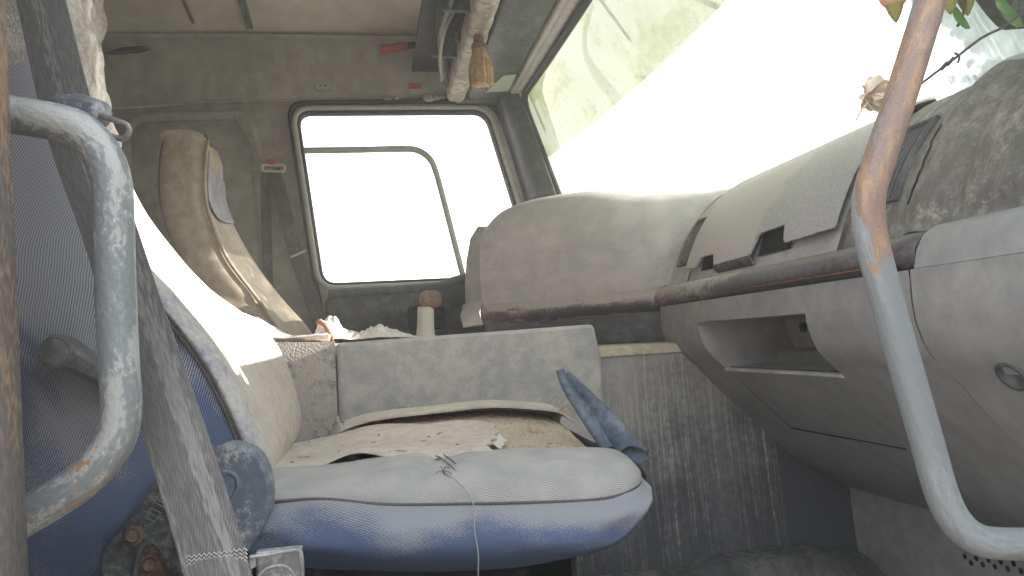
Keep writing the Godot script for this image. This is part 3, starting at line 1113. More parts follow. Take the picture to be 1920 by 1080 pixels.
func patch(st: SurfaceTool, tab: Array, t0: float, t1: float, z0: float, z1: float, nt: int, nzz: int, off := 0.0):
	var rows := []
	for i in nt + 1:
		var r := []
		for j in nzz + 1:
			r.append(on(tab, lerpf(t0, t1, float(i) / nt), lerpf(z0, z1, float(j) / nzz), off))
		rows.append(r)
	surf(st, rows, false)

func patch_shell(st: SurfaceTool, tab: Array, t0: float, t1: float, z0: float, z1: float, nt: int, nzz: int, off: float, thick: float):
	var rows := []
	for i in nt + 1:
		var r := []
		for j in nzz + 1:
			r.append(on(tab, lerpf(t0, t1, float(i) / nt), lerpf(z0, z1, float(j) / nzz), off))
		rows.append(r)
	shell(st, rows, thick, false)

# open box sunk behind a hole in the panel: rim points, depth along +x
func sink(st: SurfaceTool, tab: Array, t0: float, t1: float, z0: float, z1: float, depth: float, shrink := 0.0):
	var rim := []
	for k in 9: rim.append(on(tab, t0, lerpf(z0, z1, k / 8.0)))
	for k in range(1, 9): rim.append(on(tab, lerpf(t0, t1, k / 8.0), z1))
	for k in range(1, 9): rim.append(on(tab, t1, lerpf(z1, z0, k / 8.0)))
	for k in range(1, 8): rim.append(on(tab, lerpf(t1, t0, k / 8.0), z0))
	var inn := []
	var deep := []
	var c := Vector3.ZERO
	for p in rim: c += p / rim.size()
	for p in rim:
		inn.append(p + Vector3(0.006, 0, 0) + (c - p) * 0.02)
		deep.append(p + Vector3(depth, 0, 0) + (c - p) * shrink)
	surf(st, [rim, inn, deep], false, true)
	st.set_smooth_group(1)
	var m := Vector3.ZERO
	for p in deep: m += p / deep.size()
	for k in deep.size():
		tri(st, m, deep[k], deep[(k + 1) % deep.size()])
	st.set_smooth_group(0)

func vent(parent: Node, z0: float, z1: float, y0: float, y1: float, bars: int):
	var t0 := t_of(UPP, y0)
	var t1 := t_of(UPP, y1)
	var zi := 0.004 * signf(z1 - z0)
	var st := mb()
	var rows := []
	var edge := [[t0, z0], [t0, z1], [t1, z1], [t1, z0]]
	for o in [[1.09, -0.002], [1.09, 0.006], [1.0, 0.008], [0.97, 0.004], [0.96, -0.012]]:
		var r := []
		for k in 4:
			var a: Array = edge[k]
			var b: Array = edge[(k + 1) % 4]
			for s in 6:
				var tt := lerpf(a[0], b[0], s / 6.0)
				var zz := lerpf(a[1], b[1], s / 6.0)
				tt = (t0 + t1) / 2 + (tt - (t0 + t1) / 2) * (1.0 + (o[0] - 1.0) * 0.6)
				zz = (z0 + z1) / 2 + (zz - (z0 + z1) / 2) * (1.0 + (o[0] - 1.0) * 1.6)
				r.append(on(UPP, tt, zz, o[1]))
		rows.append(r)
	surf(st, rows, false, true)
	var v := part("air_vent", st, M.dash_dark, parent)
	for k in bars:
		st = mb()
		var zc := lerpf(z0 + zi, z1 - zi, (k + 0.5) / bars)
		var rr := []
		for s in 9:
			var tt := lerpf(t0, t1, s / 8.0)
			var a := on(UPP, tt, zc, 0.002)
			var b := on(UPP, tt, zc - zi * 0.7, -0.012)
			rr.append([a, b])
		shell(st, rr, 0.0016, false)
		part("slat", st, M.slat, v)
	for s in [0.36, 0.70]:
		st = mb()
		tube(st, [on(UPP, lerpf(t0, t1, s), z0, -0.003), on(UPP, lerpf(t0, t1, s), z1, -0.003)], 0.0022, 6)
		part("crossbar", st, M.slat, v)
	st = mb()
	lathe(st, on(UPP, lerpf(t0, t1, 0.09), lerpf(z0, z1, 0.5), 0.0), Vector3(-1, 0.25, 0).normalized(), [[0.0, 0.009], [0.008, 0.008], [0.010, 0.003], [0.010, -0.006]], 14)
	part("thumb_wheel", st, M.dash_dark, v)

func build_dashboard():
	var t := thing("dashboard", "dusty grey wraparound truck dashboard with dark trim strip and open shelf", "dashboard", Vector3(0.9, 1.34, -1.6))
	# lower face with the shelf opening
	var ta := t_of(LOW, 1.766)
	var tb := t_of(LOW, 1.660)
	var st := mb()
	var zf := -1.815
	var ze := -0.908
	patch(st, LOW, 0.0, ta, zf, ze, 6, 40)
	patch(st, LOW, ta, tb, zf, -1.60, 12, 10)
	patch(st, LOW, ta, tb, -1.17, ze, 12, 10)
	var tl := t_of(LOW, 1.522)
	patch(st, LOW, tb, tl, zf, -1.578, 16, 10)
	patch(st, LOW, tb, tl, -1.204, ze, 16, 14)
	patch(st, LOW, tl, 1.0, zf, ze, 26, 40)
	# cheek that closes it beside the engine cover
	var edge := []
	var inn := []
	for k in 41:
		var p := on(LOW, k / 40.0, zf)
		edge.append(p)
		inn.append(p + Vector3(0.05, 0.02, -0.012))
	surf(st, [edge, inn], false)
	var low := part("lower_panel", st, M.dash_low, t)
	st = mb()
	sink(st, LOW, ta, tb, -1.60, -1.17, 0.20, 0.06)
	# stepped tray inside
	var floor_rows := []
	for q in [[0.775, 1.664], [0.82, 1.668], [0.885, 1.672], [0.89, 1.69], [0.90, 1.695], [0.97, 1.70]]:
		var r := []
		for k in 9:
			r.append(Vector3(q[0], q[1], lerpf(-1.596, -1.174, k / 8.0)))
		floor_rows.append(r)
	shell(st, floor_rows, 0.003, false)
	var shelf := part("open_shelf", st, M.dash_low, t, "open storage shelf in the dash, dust on its floor")
	st = mb()
	var lip := []
	for k in 15:
		lip.append(on(LOW, tb, lerpf(-1.60, -1.17, k / 14.0), 0.001))
	tube(st, lip, 0.004, 8)
	part("shelf_lip", st, M.dash, shelf)
	st = mb()
	lathe(st, Vector3(0.915, 1.742, -1.52), Vector3.LEFT, [[0.0, 0.002], [0.006, 0.003], [0.010, 0.006], [0.011, 0.0]], 14)
	part("screw", st, M.black, shelf)
	st = mb()
	patch_shell(st, LOW, tb + 0.006, tl - 0.0045, -1.575, -1.2062, 16, 16, 0.0, -0.006)
	var slid := part("storage_lid", st, M.dash_low, t)
	st = mb()
	patch(st, LOW, tb, tl + 0.01, -1.59, -1.19, 16, 16, -0.009)
	part("lid_seat", st, M.hole, slid)
	# end section towards the passenger door
	st = mb()
	patch_shell(st, LOW, 0.0, 1.0, -0.900, -0.58, 40, 14, 0.004, -0.012)
	var up_rows := []
	for q in [[0.752, 1.866], [0.735, 1.860], [0.722, 1.852], [0.712, 1.835], [0.7055, 1.811]]:
		var r := []
		for k in 9:
			r.append(Vector3(q[0], q[1], lerpf(-0.892, -0.58, k / 8.0)))
		up_rows.append(r)
	shell(st, up_rows, 0.006, false)
	# closed end towards the door
	var cap := []
	for k in 33:
		cap.append(on(LOW, k / 32.0, -0.585, -0.002))
	for k in 25:
		cap.append(on(UPP, 1.0 - k / 24.0, -0.585, -0.002))
	st.set_smooth_group(7)
	var cc0 := Vector3(0.92, 1.78, -0.585)
	for k in cap.size():
		tri(st, cc0, cap[k], cap[(k + 1) % cap.size()])
	st.set_smooth_group(0)
	var endp := part("end_panel", st, M.dash_low, t)
	st = mb()
	var kp := on(LOW, t_of(LOW, 1.680), -0.792, 0.0)
	lathe(st, kp, Vector3(-0.85, -0.52, 0).normalized(), [[0.0, 0.004], [0.012, 0.004], [0.014, 0.009], [0.020, 0.010], [0.023, 0.005], [0.024, -0.005]], 24)
	part("round_cap", st, M.dash_dark, endp)
	# upper pad: strip beside the binnacle, lid, vent section, rough end
	var v0 := t_of(UPP, 1.908)
	var v1 := t_of(UPP, 2.018)
	st = mb()
	patch(st, UPP, 0.0, v0, -1.845, -1.722, 4, 6)
	patch(st, UPP, v0, v1, -1.845, -1.802, 8, 3)
	patch(st, UPP, v0, v1, -1.746, -1.722, 8, 2)
	patch(st, UPP, v1, 1.0, -1.845, -1.722, 14, 6)
	sink(st, UPP, v0, v1, -1.802, -1.746, 0.05)
	var up := part("vent_panel", st, M.dash, t)
	vent(up, -1.802, -1.746, 1.908, 2.018, 5)
	var w0 := t_of(UPP, 1.922)
	var w1 := t_of(UPP, 2.040)
	st = mb()
	patch(st, UPP, 0.0, w0, -1.105, -0.965, 5, 8)
	patch(st, UPP, w0, w1, -1.105, -1.097, 8, 1)
	patch(st, UPP, w0, w1, -1.000, -0.965, 8, 3)
	patch(st, UPP, w1, 1.0, -1.105, -0.965, 12, 8)
	sink(st, UPP, w0, w1, -1.097, -1.000, 0.05)
	var up2 := part("vent_panel", st, M.dash_rough, t)
	vent(up2, -1.097, -1.000, 1.922, 2.040, 9)
	st = mb()
	patch_shell(st, UPP, 0.0, 1.0, -0.963, -0.56, 40, 30, 0.003, 0.012)
	var rough := part("end_pad", st, M.dash_rough, t, "cracked weathered pad at the dash end, pale crust")
	# split in the skin beside the vent
	st = mb()
	var rng := RandomNumberGenerator.new()
	rng.seed = 3
	var cr := []
	for k in 14:
		var s := k / 13.0
		cr.append(on(UPP, lerpf(t_of(UPP, 1.905), t_of(UPP, 2.01), s), -0.958 + 0.02 * sin(s * 2.5) + rng.randf_range(-0.004, 0.004), 0.0045))
	tube(st, cr, 0.0016, 5)
	part("crack", st, M.black, rough)
	# cavity under the lid
	st = mb()
	patch(st, UPP, 0.0, 1.0, -1.722, -1.128, 24, 12, -0.004)
	var bed := part("lid_bed", st, M.dash, t)
	st = mb()
	patch(st, UPP, 0.0, 1.0, -1.128, -1.105, 24, 3, -0.016)
	part("lid_gap", st, M.black, bed)
	for q in [[-1.660, -1.560, 1.884, 1.925], [-1.395, -1.275, 1.886, 1.945]]:
		st = mb()
		patch(st, UPP, t_of(UPP, q[2]), t_of(UPP, q[3]), q[0], q[1], 4, 4, -0.001)  # black patch painted for the dark inside a lid notch
		part("clip_dark_patch", st, M.hole, bed)
	# the lid itself, lifted, its lower edge notched
	var rows := []
	var nt := 26
	for i in nt + 1:
		var r := []
		for j in 100:
			var z := lerpf(-1.716, -1.122, j / 99.0)
			var y0 := snappedf(steps([-1.716, -1.66, -1.645, -1.575, -1.56, -1.40, -1.385, -1.29, -1.275, -1.12], [1.888, 1.888, 1.908, 1.908, 1.882, 1.884, 1.924, 1.926, 1.892, 1.896], z), 0.001)
			var tt := lerpf(t_of_upper(y0), 1.0, i / float(nt))
			r.append(on(UPP, tt, z, 0.012 * sm(1.0, 0.55, tt) + 0.003))
		rows.append(r)
	st = mb()
	shell(st, rows, 0.004)
	var lid := part("lid", st, M.dash_lid, t, "lifted passenger lid with broken notched lower edge")
	# flange of the lid hanging over the trim
	st = mb()
	rows = []
	for j in 13:
		var z := lerpf(-1.565, -1.40, j / 12.0)
		rows.append([on(UPP, t_of_upper(1.884), z, 0.014), on(UPP, t_of_upper(1.878), z, 0.012), on(UPP, t_of_upper(1.872), z, 0.004), on(UPP, t_of_upper(1.870), z, -0.012)])
	shell(st, rows, 0.004, false)
	part("flange", st, M.dash_dark, lid)
	# dark trim strip, half round, with a blunt end
	rows = []
	for q in [[-1.835, 1.0], [-1.6, 1.0], [-1.4, 1.0], [-1.2, 1.0], [-1.0, 1.0], [-0.965, 1.0], [-0.955, 1.06], [-0.915, 1.06], [-0.902, 1.0], [-0.897, 0.86]]:
		var r := []
		for k in 21:
			var a := TAU * k / 20.0
			r.append(Vector3(0.738 + cos(a) * 0.036 * q[1], 1.833 + sin(a) * 0.029 * q[1] * (1.0 if sin(a) > 0 else 0.9), q[0]))
		rows.append(r)
	st = mb()
	surf(st, flip(rows))
	var trim := part("trim_strip", st, M.trim, t)
	st = mb()
	lathe(st, Vector3(0.738, 1.8325, -0.897), Vector3(0, 0, 1), [[0.029, -0.004], [0.0285, 0.0], [0.024, 0.004], [0.012, 0.0055], [0.0, 0.006]], 20)
	part("trim_cap", st, M.black, trim)
	st = mb()
	tube(st, [Vector3(0.7015, 1.822, -0.93), Vector3(0.7015, 1.822, -1.2), Vector3(0.7015, 1.822, -1.33)], 0.0016, 6)
	part("inlay", st, M.rust, trim)
	# driver's binnacle: the panel turned towards the passenger
	var base := [Vector3(0.735, 1.862, -1.838), Vector3(0.665, 1.859, -1.885), Vector3(0.565, 1.857, -1.960), Vector3(0.443, 1.853, -2.060), Vector3(0.362, 1.850, -2.118), Vector3(0.318, 1.849, -2.150)]
	var crest := [Vector3(0.955, 2.112, -1.90), Vector3(0.86, 2.140, -2.05), Vector3(0.71, 2.163, -2.13), Vector3(0.53, 2.157, -2.19), Vector3(0.42, 2.130, -2.215), Vector3(0.368, 2.085, -2.215)]
	var bc := spline(base, 5)
	var cc := spline(crest, 5)
	rows = []
	for i in 17:
		var s := i / 16.0
		var r := []
		for j in bc.size():
			var u := float(j) / (bc.size() - 1)
			var p: Vector3 = bc[j]
			var c: Vector3 = cc[j]
			var lean := pow(s, 2.3)
			var q := Vector3(lerpf(p.x, c.x, lean), lerpf(p.y, c.y, sin(s * PI / 2.0 * 0.98) / sin(PI / 2.0 * 0.98)), lerpf(p.z, c.z, lean))
			q += Vector3(-0.02, 0, 0.02) * sin(s * PI) * (1.0 - u * 0.6)
			q = q.lerp(on(UPP, s * 0.80, -1.846), pow(maxf(1.0 - u / 0.28, 0.0), 2.0))
			r.append(q)
		rows.append(r)
	# over the top and down behind
	for e in [[0.04, 0.006, 0.86], [0.12, 0.0, 0.93], [0.25, -0.04, 1.0]]:
		var r := []
		for j in cc.size():
			var u := float(j) / (cc.size() - 1)
			var q: Vector3 = cc[j] + Vector3(e[0] * (1.0 - u * 0.2), e[1], -e[0] * (0.2 + u))
			r.append(q.lerp(on(UPP, e[2], -1.846), pow(maxf(1.0 - u / 0.28, 0.0), 2.0)))
		rows.append(r)
	st = mb()
	shell(st, rows, 0.006, false)
	var bin := part("binnacle_cover", st, M.dash, t)
	# its far edge turned in towards the driver
	st = mb()
	rows = []
	for q in [[0.318, 1.853, -2.155, 0.277, 1.858, -2.205], [0.322, 1.90, -2.16, 0.281, 1.92, -2.22], [0.334, 1.98, -2.175, 0.292, 1.99, -2.25], [0.352, 2.05, -2.20, 0.310, 2.06, -2.27], [0.366, 2.083, -2.215, 0.335, 2.095, -2.27]]:
		var a := Vector3(q[0], q[1], q[2])
		var b := Vector3(q[3], q[4], q[5])
		rows.append([a, a.lerp(b, 0.4) + Vector3(0.018, 0, 0.0), a.lerp(b, 0.8) + Vector3(0.012, 0, 0), b, b + Vector3(0.05, 0, -0.10)])
	shell(st, rows, 0.004, false)
	part("hood_side", st, M.dash, bin)
	# trim and lower strips that follow the binnacle
	st = mb()
	band(st, [[-0.004, 0.0, 1.868], [0.006, 0.010, 1.848], [0.012, 0.016, 1.832], [0.010, 0.014, 1.815], [0.0, 0.006, 1.802]], bc)
	part("trim_strip", st, M.trim_far, t)
	st = mb()
	var lowp := spline([Vector3(0.742, 1.8, -1.842), Vector3(0.665, 1.8, -1.89), Vector3(0.565, 1.8, -1.965), Vector3(0.443, 1.8, -2.065), Vector3(0.33, 1.8, -2.15)], 4)
	band(st, [[0.0, 0.0, 1.799], [0.002, 0.002, 1.76], [-0.004, -0.004, 1.70]], lowp)
	part("lower_strip", st, M.dash_dark, t)
	st = mb()
	rows = []
	for q in [1.866, 1.835, 1.815, 1.800]:
		var bul := 0.01 * sin((1.866 - q) / 0.066 * PI)
		rows.append([Vector3(0.314 - bul, q, -2.157 + bul), Vector3(0.29 - bul, q, -2.178 + bul), Vector3(0.266 - bul, q - 0.004, -2.20), Vector3(0.268, q - 0.004, -2.24), Vector3(0.33, q, -2.32)])
	shell(st, rows, 0.004, false)
	part("trim_end", st, M.dash, t)
	# instrument hood in front of the driver
	st = mb()
	rows = []
	for q in [[0.42, 1.60], [0.40, 1.80], [0.40, 1.98], [0.44, 2.06], [0.55, 2.10], [0.75, 2.11], [1.05, 2.08]]:
		rows.append([Vector3(q[0], q[1], -2.235), Vector3(q[0] - 0.02, q[1], -2.5), Vector3(q[0] + 0.02, q[1] - 0.01, -2.7), Vector3(q[0] + 0.16, q[1] - 0.03, -2.87)])
	shell(st, rows, 0.01, false)
	part("instrument_hood", st, M.dash_dark, t)
	# bulkhead under the dash with dark discs painted for the shade in grille holes
	st = mb()
	bulkhead_sheet(st, 1.128, -1.735, -0.60, 1.276, 1.362)
	var bulk := part("bulkhead_panel", st, M.dash_low, t)
	for q in grille_spots():
		st = mb()
		lathe(st, Vector3(1.127, q.y, q.x), Vector3.LEFT, [[0.0055, 0.0012], [0.0048, 0.0014], [0.0044, 0.0010], [0.0, 0.0008]], 12)
		part("grille_dark_disc", st, M.hole, bulk)

func steps(xs: Array, ys: Array, x: float) -> float:
	for i in xs.size() - 1:
		if x <= xs[i + 1]:
			return lerpf(ys[i], ys[i + 1], clampf((x - xs[i]) / (xs[i + 1] - xs[i]), 0.0, 1.0))
	return ys[-1]

func t_of_upper(y: float) -> float:
	if not M.has("tcache"):
		M["tcache"] = {}
	if not M.tcache.has(y):
		M.tcache[y] = t_of(UPP, y)
	return M.tcache[y]

func flip(rows: Array) -> Array:
	var out := []
	for j in rows[0].size():
		out.append(col(rows, j))
	return out

# strip following a path; each entry: outward x and z shift, height
func band(st: SurfaceTool, prof: Array, path: Array):
	var rows := []
	for q in prof:
		var r := []
		for p in path:
			r.append(Vector3(p.x - q[0], q[2], p.z + q[1]))
		rows.append(r)
	shell(st, rows, 0.003)

func grille_spots() -> Array:
	var a := []
	for r in 4:
		for k in 9:
			a.append(Vector2(-1.425 + k * 0.032 + (r % 2) * 0.016, 1.2775 + 0.0 + r * 0.0))
	a.clear()
	for r in 3:
		for k in 8:
			a.append(Vector2(-1.415 + k * 0.030 + (r % 2) * 0.015, 1.284 - r * 0.013 + k * 0.0045))
	return a

func bulkhead_sheet(st: SurfaceTool, x: float, z0: float, z1: float, y0: float, y1: float):
	var rows := []
	for i in 5:
		var r := []
		for j in 21:
			r.append(Vector3(x + 0.004 * sin(j * 0.9), lerpf(y0 - 0.15, y1, i / 4.0), lerpf(z0, z1, j / 20.0)))
		rows.append(r)
	shell(st, rows, 0.004, false)

func build_engine_cover():
	var t := thing("engine_cover", "dusty engine cover box between the seats, streaked textured sides", "engine cover", Vector3(0.1, 1.275, -1.95))
	var st := mb()
	var rows := []
	for i in 17:
		var s := i / 16.0
		var r := []
		for j in 33:
			var x := lerpf(-0.08, 1.15, j / 32.0)
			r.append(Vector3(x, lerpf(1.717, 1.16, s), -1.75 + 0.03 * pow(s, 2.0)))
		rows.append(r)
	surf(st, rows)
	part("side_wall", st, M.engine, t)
	# dusty top edge beside the dash
	st = mb()
	rows = []
	for j in 13:
		var x := lerpf(0.50, 0.80, j / 12.0)
		rows.append([Vector3(x, 1.700, -1.745), Vector3(x, 1.716, -1.748), Vector3(x, 1.7225, -1.76), Vector3(x, 1.724, -1.80), Vector3(x, 1.73, -2.2)])
	surf(st, rows, false)
	part("top_edge", st, M.engine_top, t)
	# raised side panel
	st = mb()
	plate(st, round_corners(v2([[-0.074, 1.40], [0.523, 1.40], [0.521, 1.70], [0.508, 1.777], [-0.0725, 1.768]]), 0.012, 4), Vector3(0, 0, -1.748), Vector3.RIGHT, Vector3.UP, 0.028, 0.008)
	part("raised_panel", st, M.console, t)
	st = mb()
	rows = []
	for q in [[-1.735, 1.740], [-1.742, 1.760], [-1.76, 1.7665], [-1.9, 1.768], [-2.14, 1.768], [-2.165, 1.755], [-2.17, 1.6]]:
		rows.append([Vector3(-0.6, q[1], q[0]), Vector3(-0.2, q[1], q[0]), Vector3(0.2, q[1] + 0.004, q[0]), Vector3(0.50, q[1] + 0.006, q[0])])
	surf(st, rows, false)
	part("top_panel", st, M.engine_top, t)
	# carpet on the rear part
	st = mb()
	rows = []
	for i in 13:
		var s := i / 12.0
		var r := []
		for j in 13:
			var x := lerpf(-0.62, -0.0765, j / 12.0)
			r.append(Vector3(x, lerpf(1.772, 1.16, s) + (0.010 * sm(-0.1, -0.3, x) if i == 0 else 0.0), -1.728 - 0.01 * sin(s * 3.0) - 0.016 * exp(-s * 14.0)))
		rows.append(r)
	shell(st, rows, 0.006, false)
	part("carpet", st, M.carpet, t)
	# loose carpet corner on the floor beside the seat
	var c := thing("carpet_scrap", "small folded corner of grey carpet sticking up beside the cushion", "carpet piece", Vector3(-0.09, 1.52, -1.60))
	st = mb()
	rows = []
	for i in 7:
		var s := i / 6.0
		var r := []
		for j in 7:
			var u := j / 6.0
			var a := Vector3(-0.115, 1.50, -1.60).lerp(Vector3(-0.078, 1.613, -1.62), s)
			var b := Vector3(0.03, 1.48, -1.56).lerp(Vector3(-0.070, 1.612, -1.615), s)
			r.append(a.lerp(b, u) + Vector3(0, 0.01 * sin(u * PI), 0.012 * sin(u * PI)))
		rows.append(r)
	shell(st, rows, 0.008, false)
	part("pile", st, M.carpet, c)
	# rubber floor mat turned up at the wall
	var m := thing("floor_mat", "dark moulded rubber mat on the footwell floor below the dash", "floor mat", Vector3(0.75, 1.168, -1.4))
	st = mb()
	rows = []
	for i in 25:
		var z := lerpf(-1.73, -0.62, i / 24.0)
		var r := []
		for j in 25:
			var x := lerpf(0.20, 1.10, j / 24.0)
			var y := 1.168 + 0.018 * sm(-1.60, -1.63, z) * sm(0.70, 0.74, x) * sm(1.02, 0.98, x) + 0.035 * sm(-1.58, -1.66, z)
			y += 0.008 * sm(-1.46, -1.475, z) + 0.003 * sin(x * 60.0) * sm(-1.4, -1.3, z)
			r.append(Vector3(x, y, z))
		rows.append(r)
	shell(st, rows, -0.006, false)
	part("sheet", st, M.mat, m)

# ---------------------------------------------------------------- seats
const NEAR_Y := [1.44, 1.56, 1.62, 1.68, 1.757, 1.833, 1.87, 1.905, 1.957, 2.05, 2.12, 2.22, 2.40, 2.46]
const NEAR_X := [-0.15, -0.135, -0.135, -0.152, -0.187, -0.239, -0.270, -0.300, -0.322, -0.337, -0.342, -0.352, -0.37, -0.39]
const FAR_Y := [1.50, 1.558, 1.619, 1.715, 1.790, 1.825, 1.876, 1.994, 2.11, 2.207, 2.265, 2.343, 2.402, 2.46]
const FAR_X := [-0.24, -0.175, -0.125, -0.130, -0.165, -0.205, -0.266, -0.355, -0.408, -0.440, -0.447, -0.438, -0.442, -0.47]

# front surface of the backrest: height y, k from the near seam (0) to the far edge (1)
func back_front(y: float, k: float) -> Vector3:
	var xn := along(NEAR_Y, NEAR_X, y)
	var xf := along(FAR_Y, FAR_X, y)
	var z := lerpf(-1.014, -1.47, k)
	var x := lerpf(xn, xf, sm(0.0, 1.0, k))
	x += -0.012 * sin(k * PI) * sm(1.6, 1.75, y)
	x -= 0.055 * pow(maxf(k - 0.82, 0.0) / 0.18, 2.0)
	x -= 0.006 * pow(maxf(0.12 - k, 0.0) / 0.12, 2.0)
	# lumbar bulge hangs over the cushion
	return Vector3(x, y, z)

func fold_noise(f: FastNoiseLite, p: Vector3, amp: float) -> float:
	return f.get_noise_3dv(p * 100.0) * amp

func build_passenger_seat():
	var t := thing("truck_seat", "worn blue passenger seat, torn dusty cushion and sunlit reclined backrest", "seat", Vector3(-0.05, 1.17, -1.25), "cab seats")
	var fn := FastNoiseLite.new()
	fn.seed = 12
	fn.frequency = 0.03
	fn.fractal_octaves = 3
	# near side of the backrest: blue twill with folds
	var ys := []
	for k in 61:
		ys.append(lerpf(2.13, 1.45, k / 60.0))
	var rows := []
	for y in ys:
		var r := []
		var xn := along(NEAR_Y, NEAR_X, y)
		for j in 41:
			var s := j / 40.0
			var x := lerpf(xn - 0.33, xn - 0.002 - 0.008 * sm(1.98, 1.86, y), s)
			var z := -0.995 - 0.008 * pow(s, 8.0) - 0.05 * pow(1.0 - s, 4.0)
			z += fold_noise(fn, Vector3(x, y, 0), 0.006)
			# creases pulled towards the hinge
			z += 0.006 * sin((y * 1.0 - x * 0.55) * 62.0) * exp(-pow((x + 0.24) / 0.09, 2.0)) * exp(-pow((y - 1.80) / 0.07, 2.0))
			z += 0.008 * exp(-pow((y - 1.60 - (x + 0.2) * 0.3) / 0.03, 2.0)) * sm(-0.12, -0.25, x)
			r.append(Vector3(x, y, z))
		rows.append(r)
	var st := mb()
	surf(st, rows)
	# underside and rear so that it is a closed body
	var bot := []
	var rear := []
	for j in 41:
		bot.append(rows[60][j])
	for r in rows:
		rear.append(r[0])
	var bot2 := []
	for p in bot:
		bot2.append(Vector3(p.x, p.y + 0.01, -1.49))
	var rear2 := []
	for p in rear:
		rear2.append(Vector3(p.x - 0.02, p.y, -1.49))
	st.set_smooth_group(1)
	surf(st, [bot, bot2])
	st.set_smooth_group(2)
	surf(st, [rear, rear2])
	var side := part("backrest_side", st, M.back_side, t, "blue twill side of the backrest, dust on its weave")
	# bolster strip between the side and the front
	rows = []
	for k in 71:
		var y := lerpf(2.135, 1.50, k / 70.0)
		var xn := along(NEAR_Y, NEAR_X, y)
		var wdt := 0.002 + 0.020 * sm(1.98, 1.86, y)
		var r := []
		for j in 9:
			var s := j / 8.0
			r.append(Vector3(xn - wdt * (1.0 - s) + 0.002, y - 0.006 * (1.0 - s), -1.001 + 0.011 * sm(0.0, 0.3, s) - 0.026 * pow(s, 3.5) + 0.002 * sin(s * PI)))
		rows.append(r)
	st = mb()
	shell(st, rows, -0.004, false)
	part("bolster_strip", st, M.violet_cloth, t)
	# dusty front
	rows = []
	for k in 81:
		var y := lerpf(2.14, 1.535, k / 80.0)
		var r := []
		for j in 33:
			var p := back_front(y, j / 32.0)
			p.x += fold_noise(fn, p + Vector3(3, 0, 0), 0.0035)
			if y < 1.60:
				p.x -= 0.9 * pow(1.60 - y, 1.5)
			r.append(p)
		rows.append(r)
	st = mb()
	surf(st, rows, false)
	part("backrest_front", st, M.dusty_cloth, t, "dust covered front of the backrest")
	# seam piping between strip and front
	st = mb()
	var seam := []
	for k in 51:
		var y := lerpf(1.97, 1.57, k / 50.0)
		seam.append(Vector3(along(NEAR_Y, NEAR_X, y) - 0.001 - 0.020 * sm(1.98, 1.86, y), y - 0.006, -0.9965))
	tube(st, seam, 0.0016, 6)
	part("seam", st, M.dark_thread, side)
	# upper cover over the head part, crumpled
	rows = []
	for k in 41:
		var y := lerpf(2.46, 2.085, k / 40.0)
		var r := []
		var hem := sm(2.10, 2.14, y)
		for j in 49:
			var s := j / 48.0
			var p := Vector3.ZERO
			var bul := 0.012 * hem + 0.004 * sin(y * 90.0 + s * 12.0)
			if s < 0.45:
				var q := s / 0.45
				var xn := along(NEAR_Y, NEAR_X, y)
				p = Vector3(lerpf(xn - 0.34, xn, q), y - 0.02 * sin(q * 4.0), -0.995 - 0.03 * pow(q, 5.0) + bul)
			else:
				p = back_front(y, (s - 0.45) / 0.55)
				p.x += bul * sm(0.45, 0.5, s)
				p.z += bul * sm(0.55, 0.45, s)
			var f := fold_noise(fn, p * Vector3(2.2, 1.2, 2.2) + Vector3(0, 7, 0), 0.018) + fold_noise(fn, p * 5.0, 0.006)
			p += Vector3(f * 0.7, 0, f * 0.6)
			r.append(p)
		rows.append(r)
	st = mb()
	shell(st, rows, 0.003, false)
	part("head_cover", st, M.headcloth, t, "crumpled grey cover over the head part")
	cushion(t, fn)
	seat_metal(t)

func cush(x: float) -> Dictionary:
	var d := {}
	d.seam = along([-0.16, -0.127, -0.07, 0.007, 0.094, 0.198, 0.291, 0.347, 0.37], [1.574, 1.572, 1.570, 1.556, 1.548, 1.540, 1.536, 1.543, 1.55], x)
	d.top = along([-0.16, -0.06, 0.011, 0.105, 0.218, 0.295, 0.345, 0.37], [1.598, 1.596, 1.600, 1.599, 1.594, 1.590, 1.580, 1.565], x)
	d.far = along([-0.16, -0.08, 0.0, 0.146, 0.247, 0.35, 0.37], [1.600, 1.615, 1.633, 1.637, 1.632, 1.612, 1.59], x)
	d.bot = along([-0.16, -0.075, 0.057, 0.197, 0.285, 0.338, 0.363, 0.37], [1.492, 1.472, 1.452, 1.444, 1.452, 1.472, 1.505, 1.525], x)
	# rounded front corners
	var e := maxf(x - 0.30, 0.0) / 0.068
	d.inset = 0.075 * (1.0 - sqrt(maxf(1.0 - e * e, 0.0)))
	return d

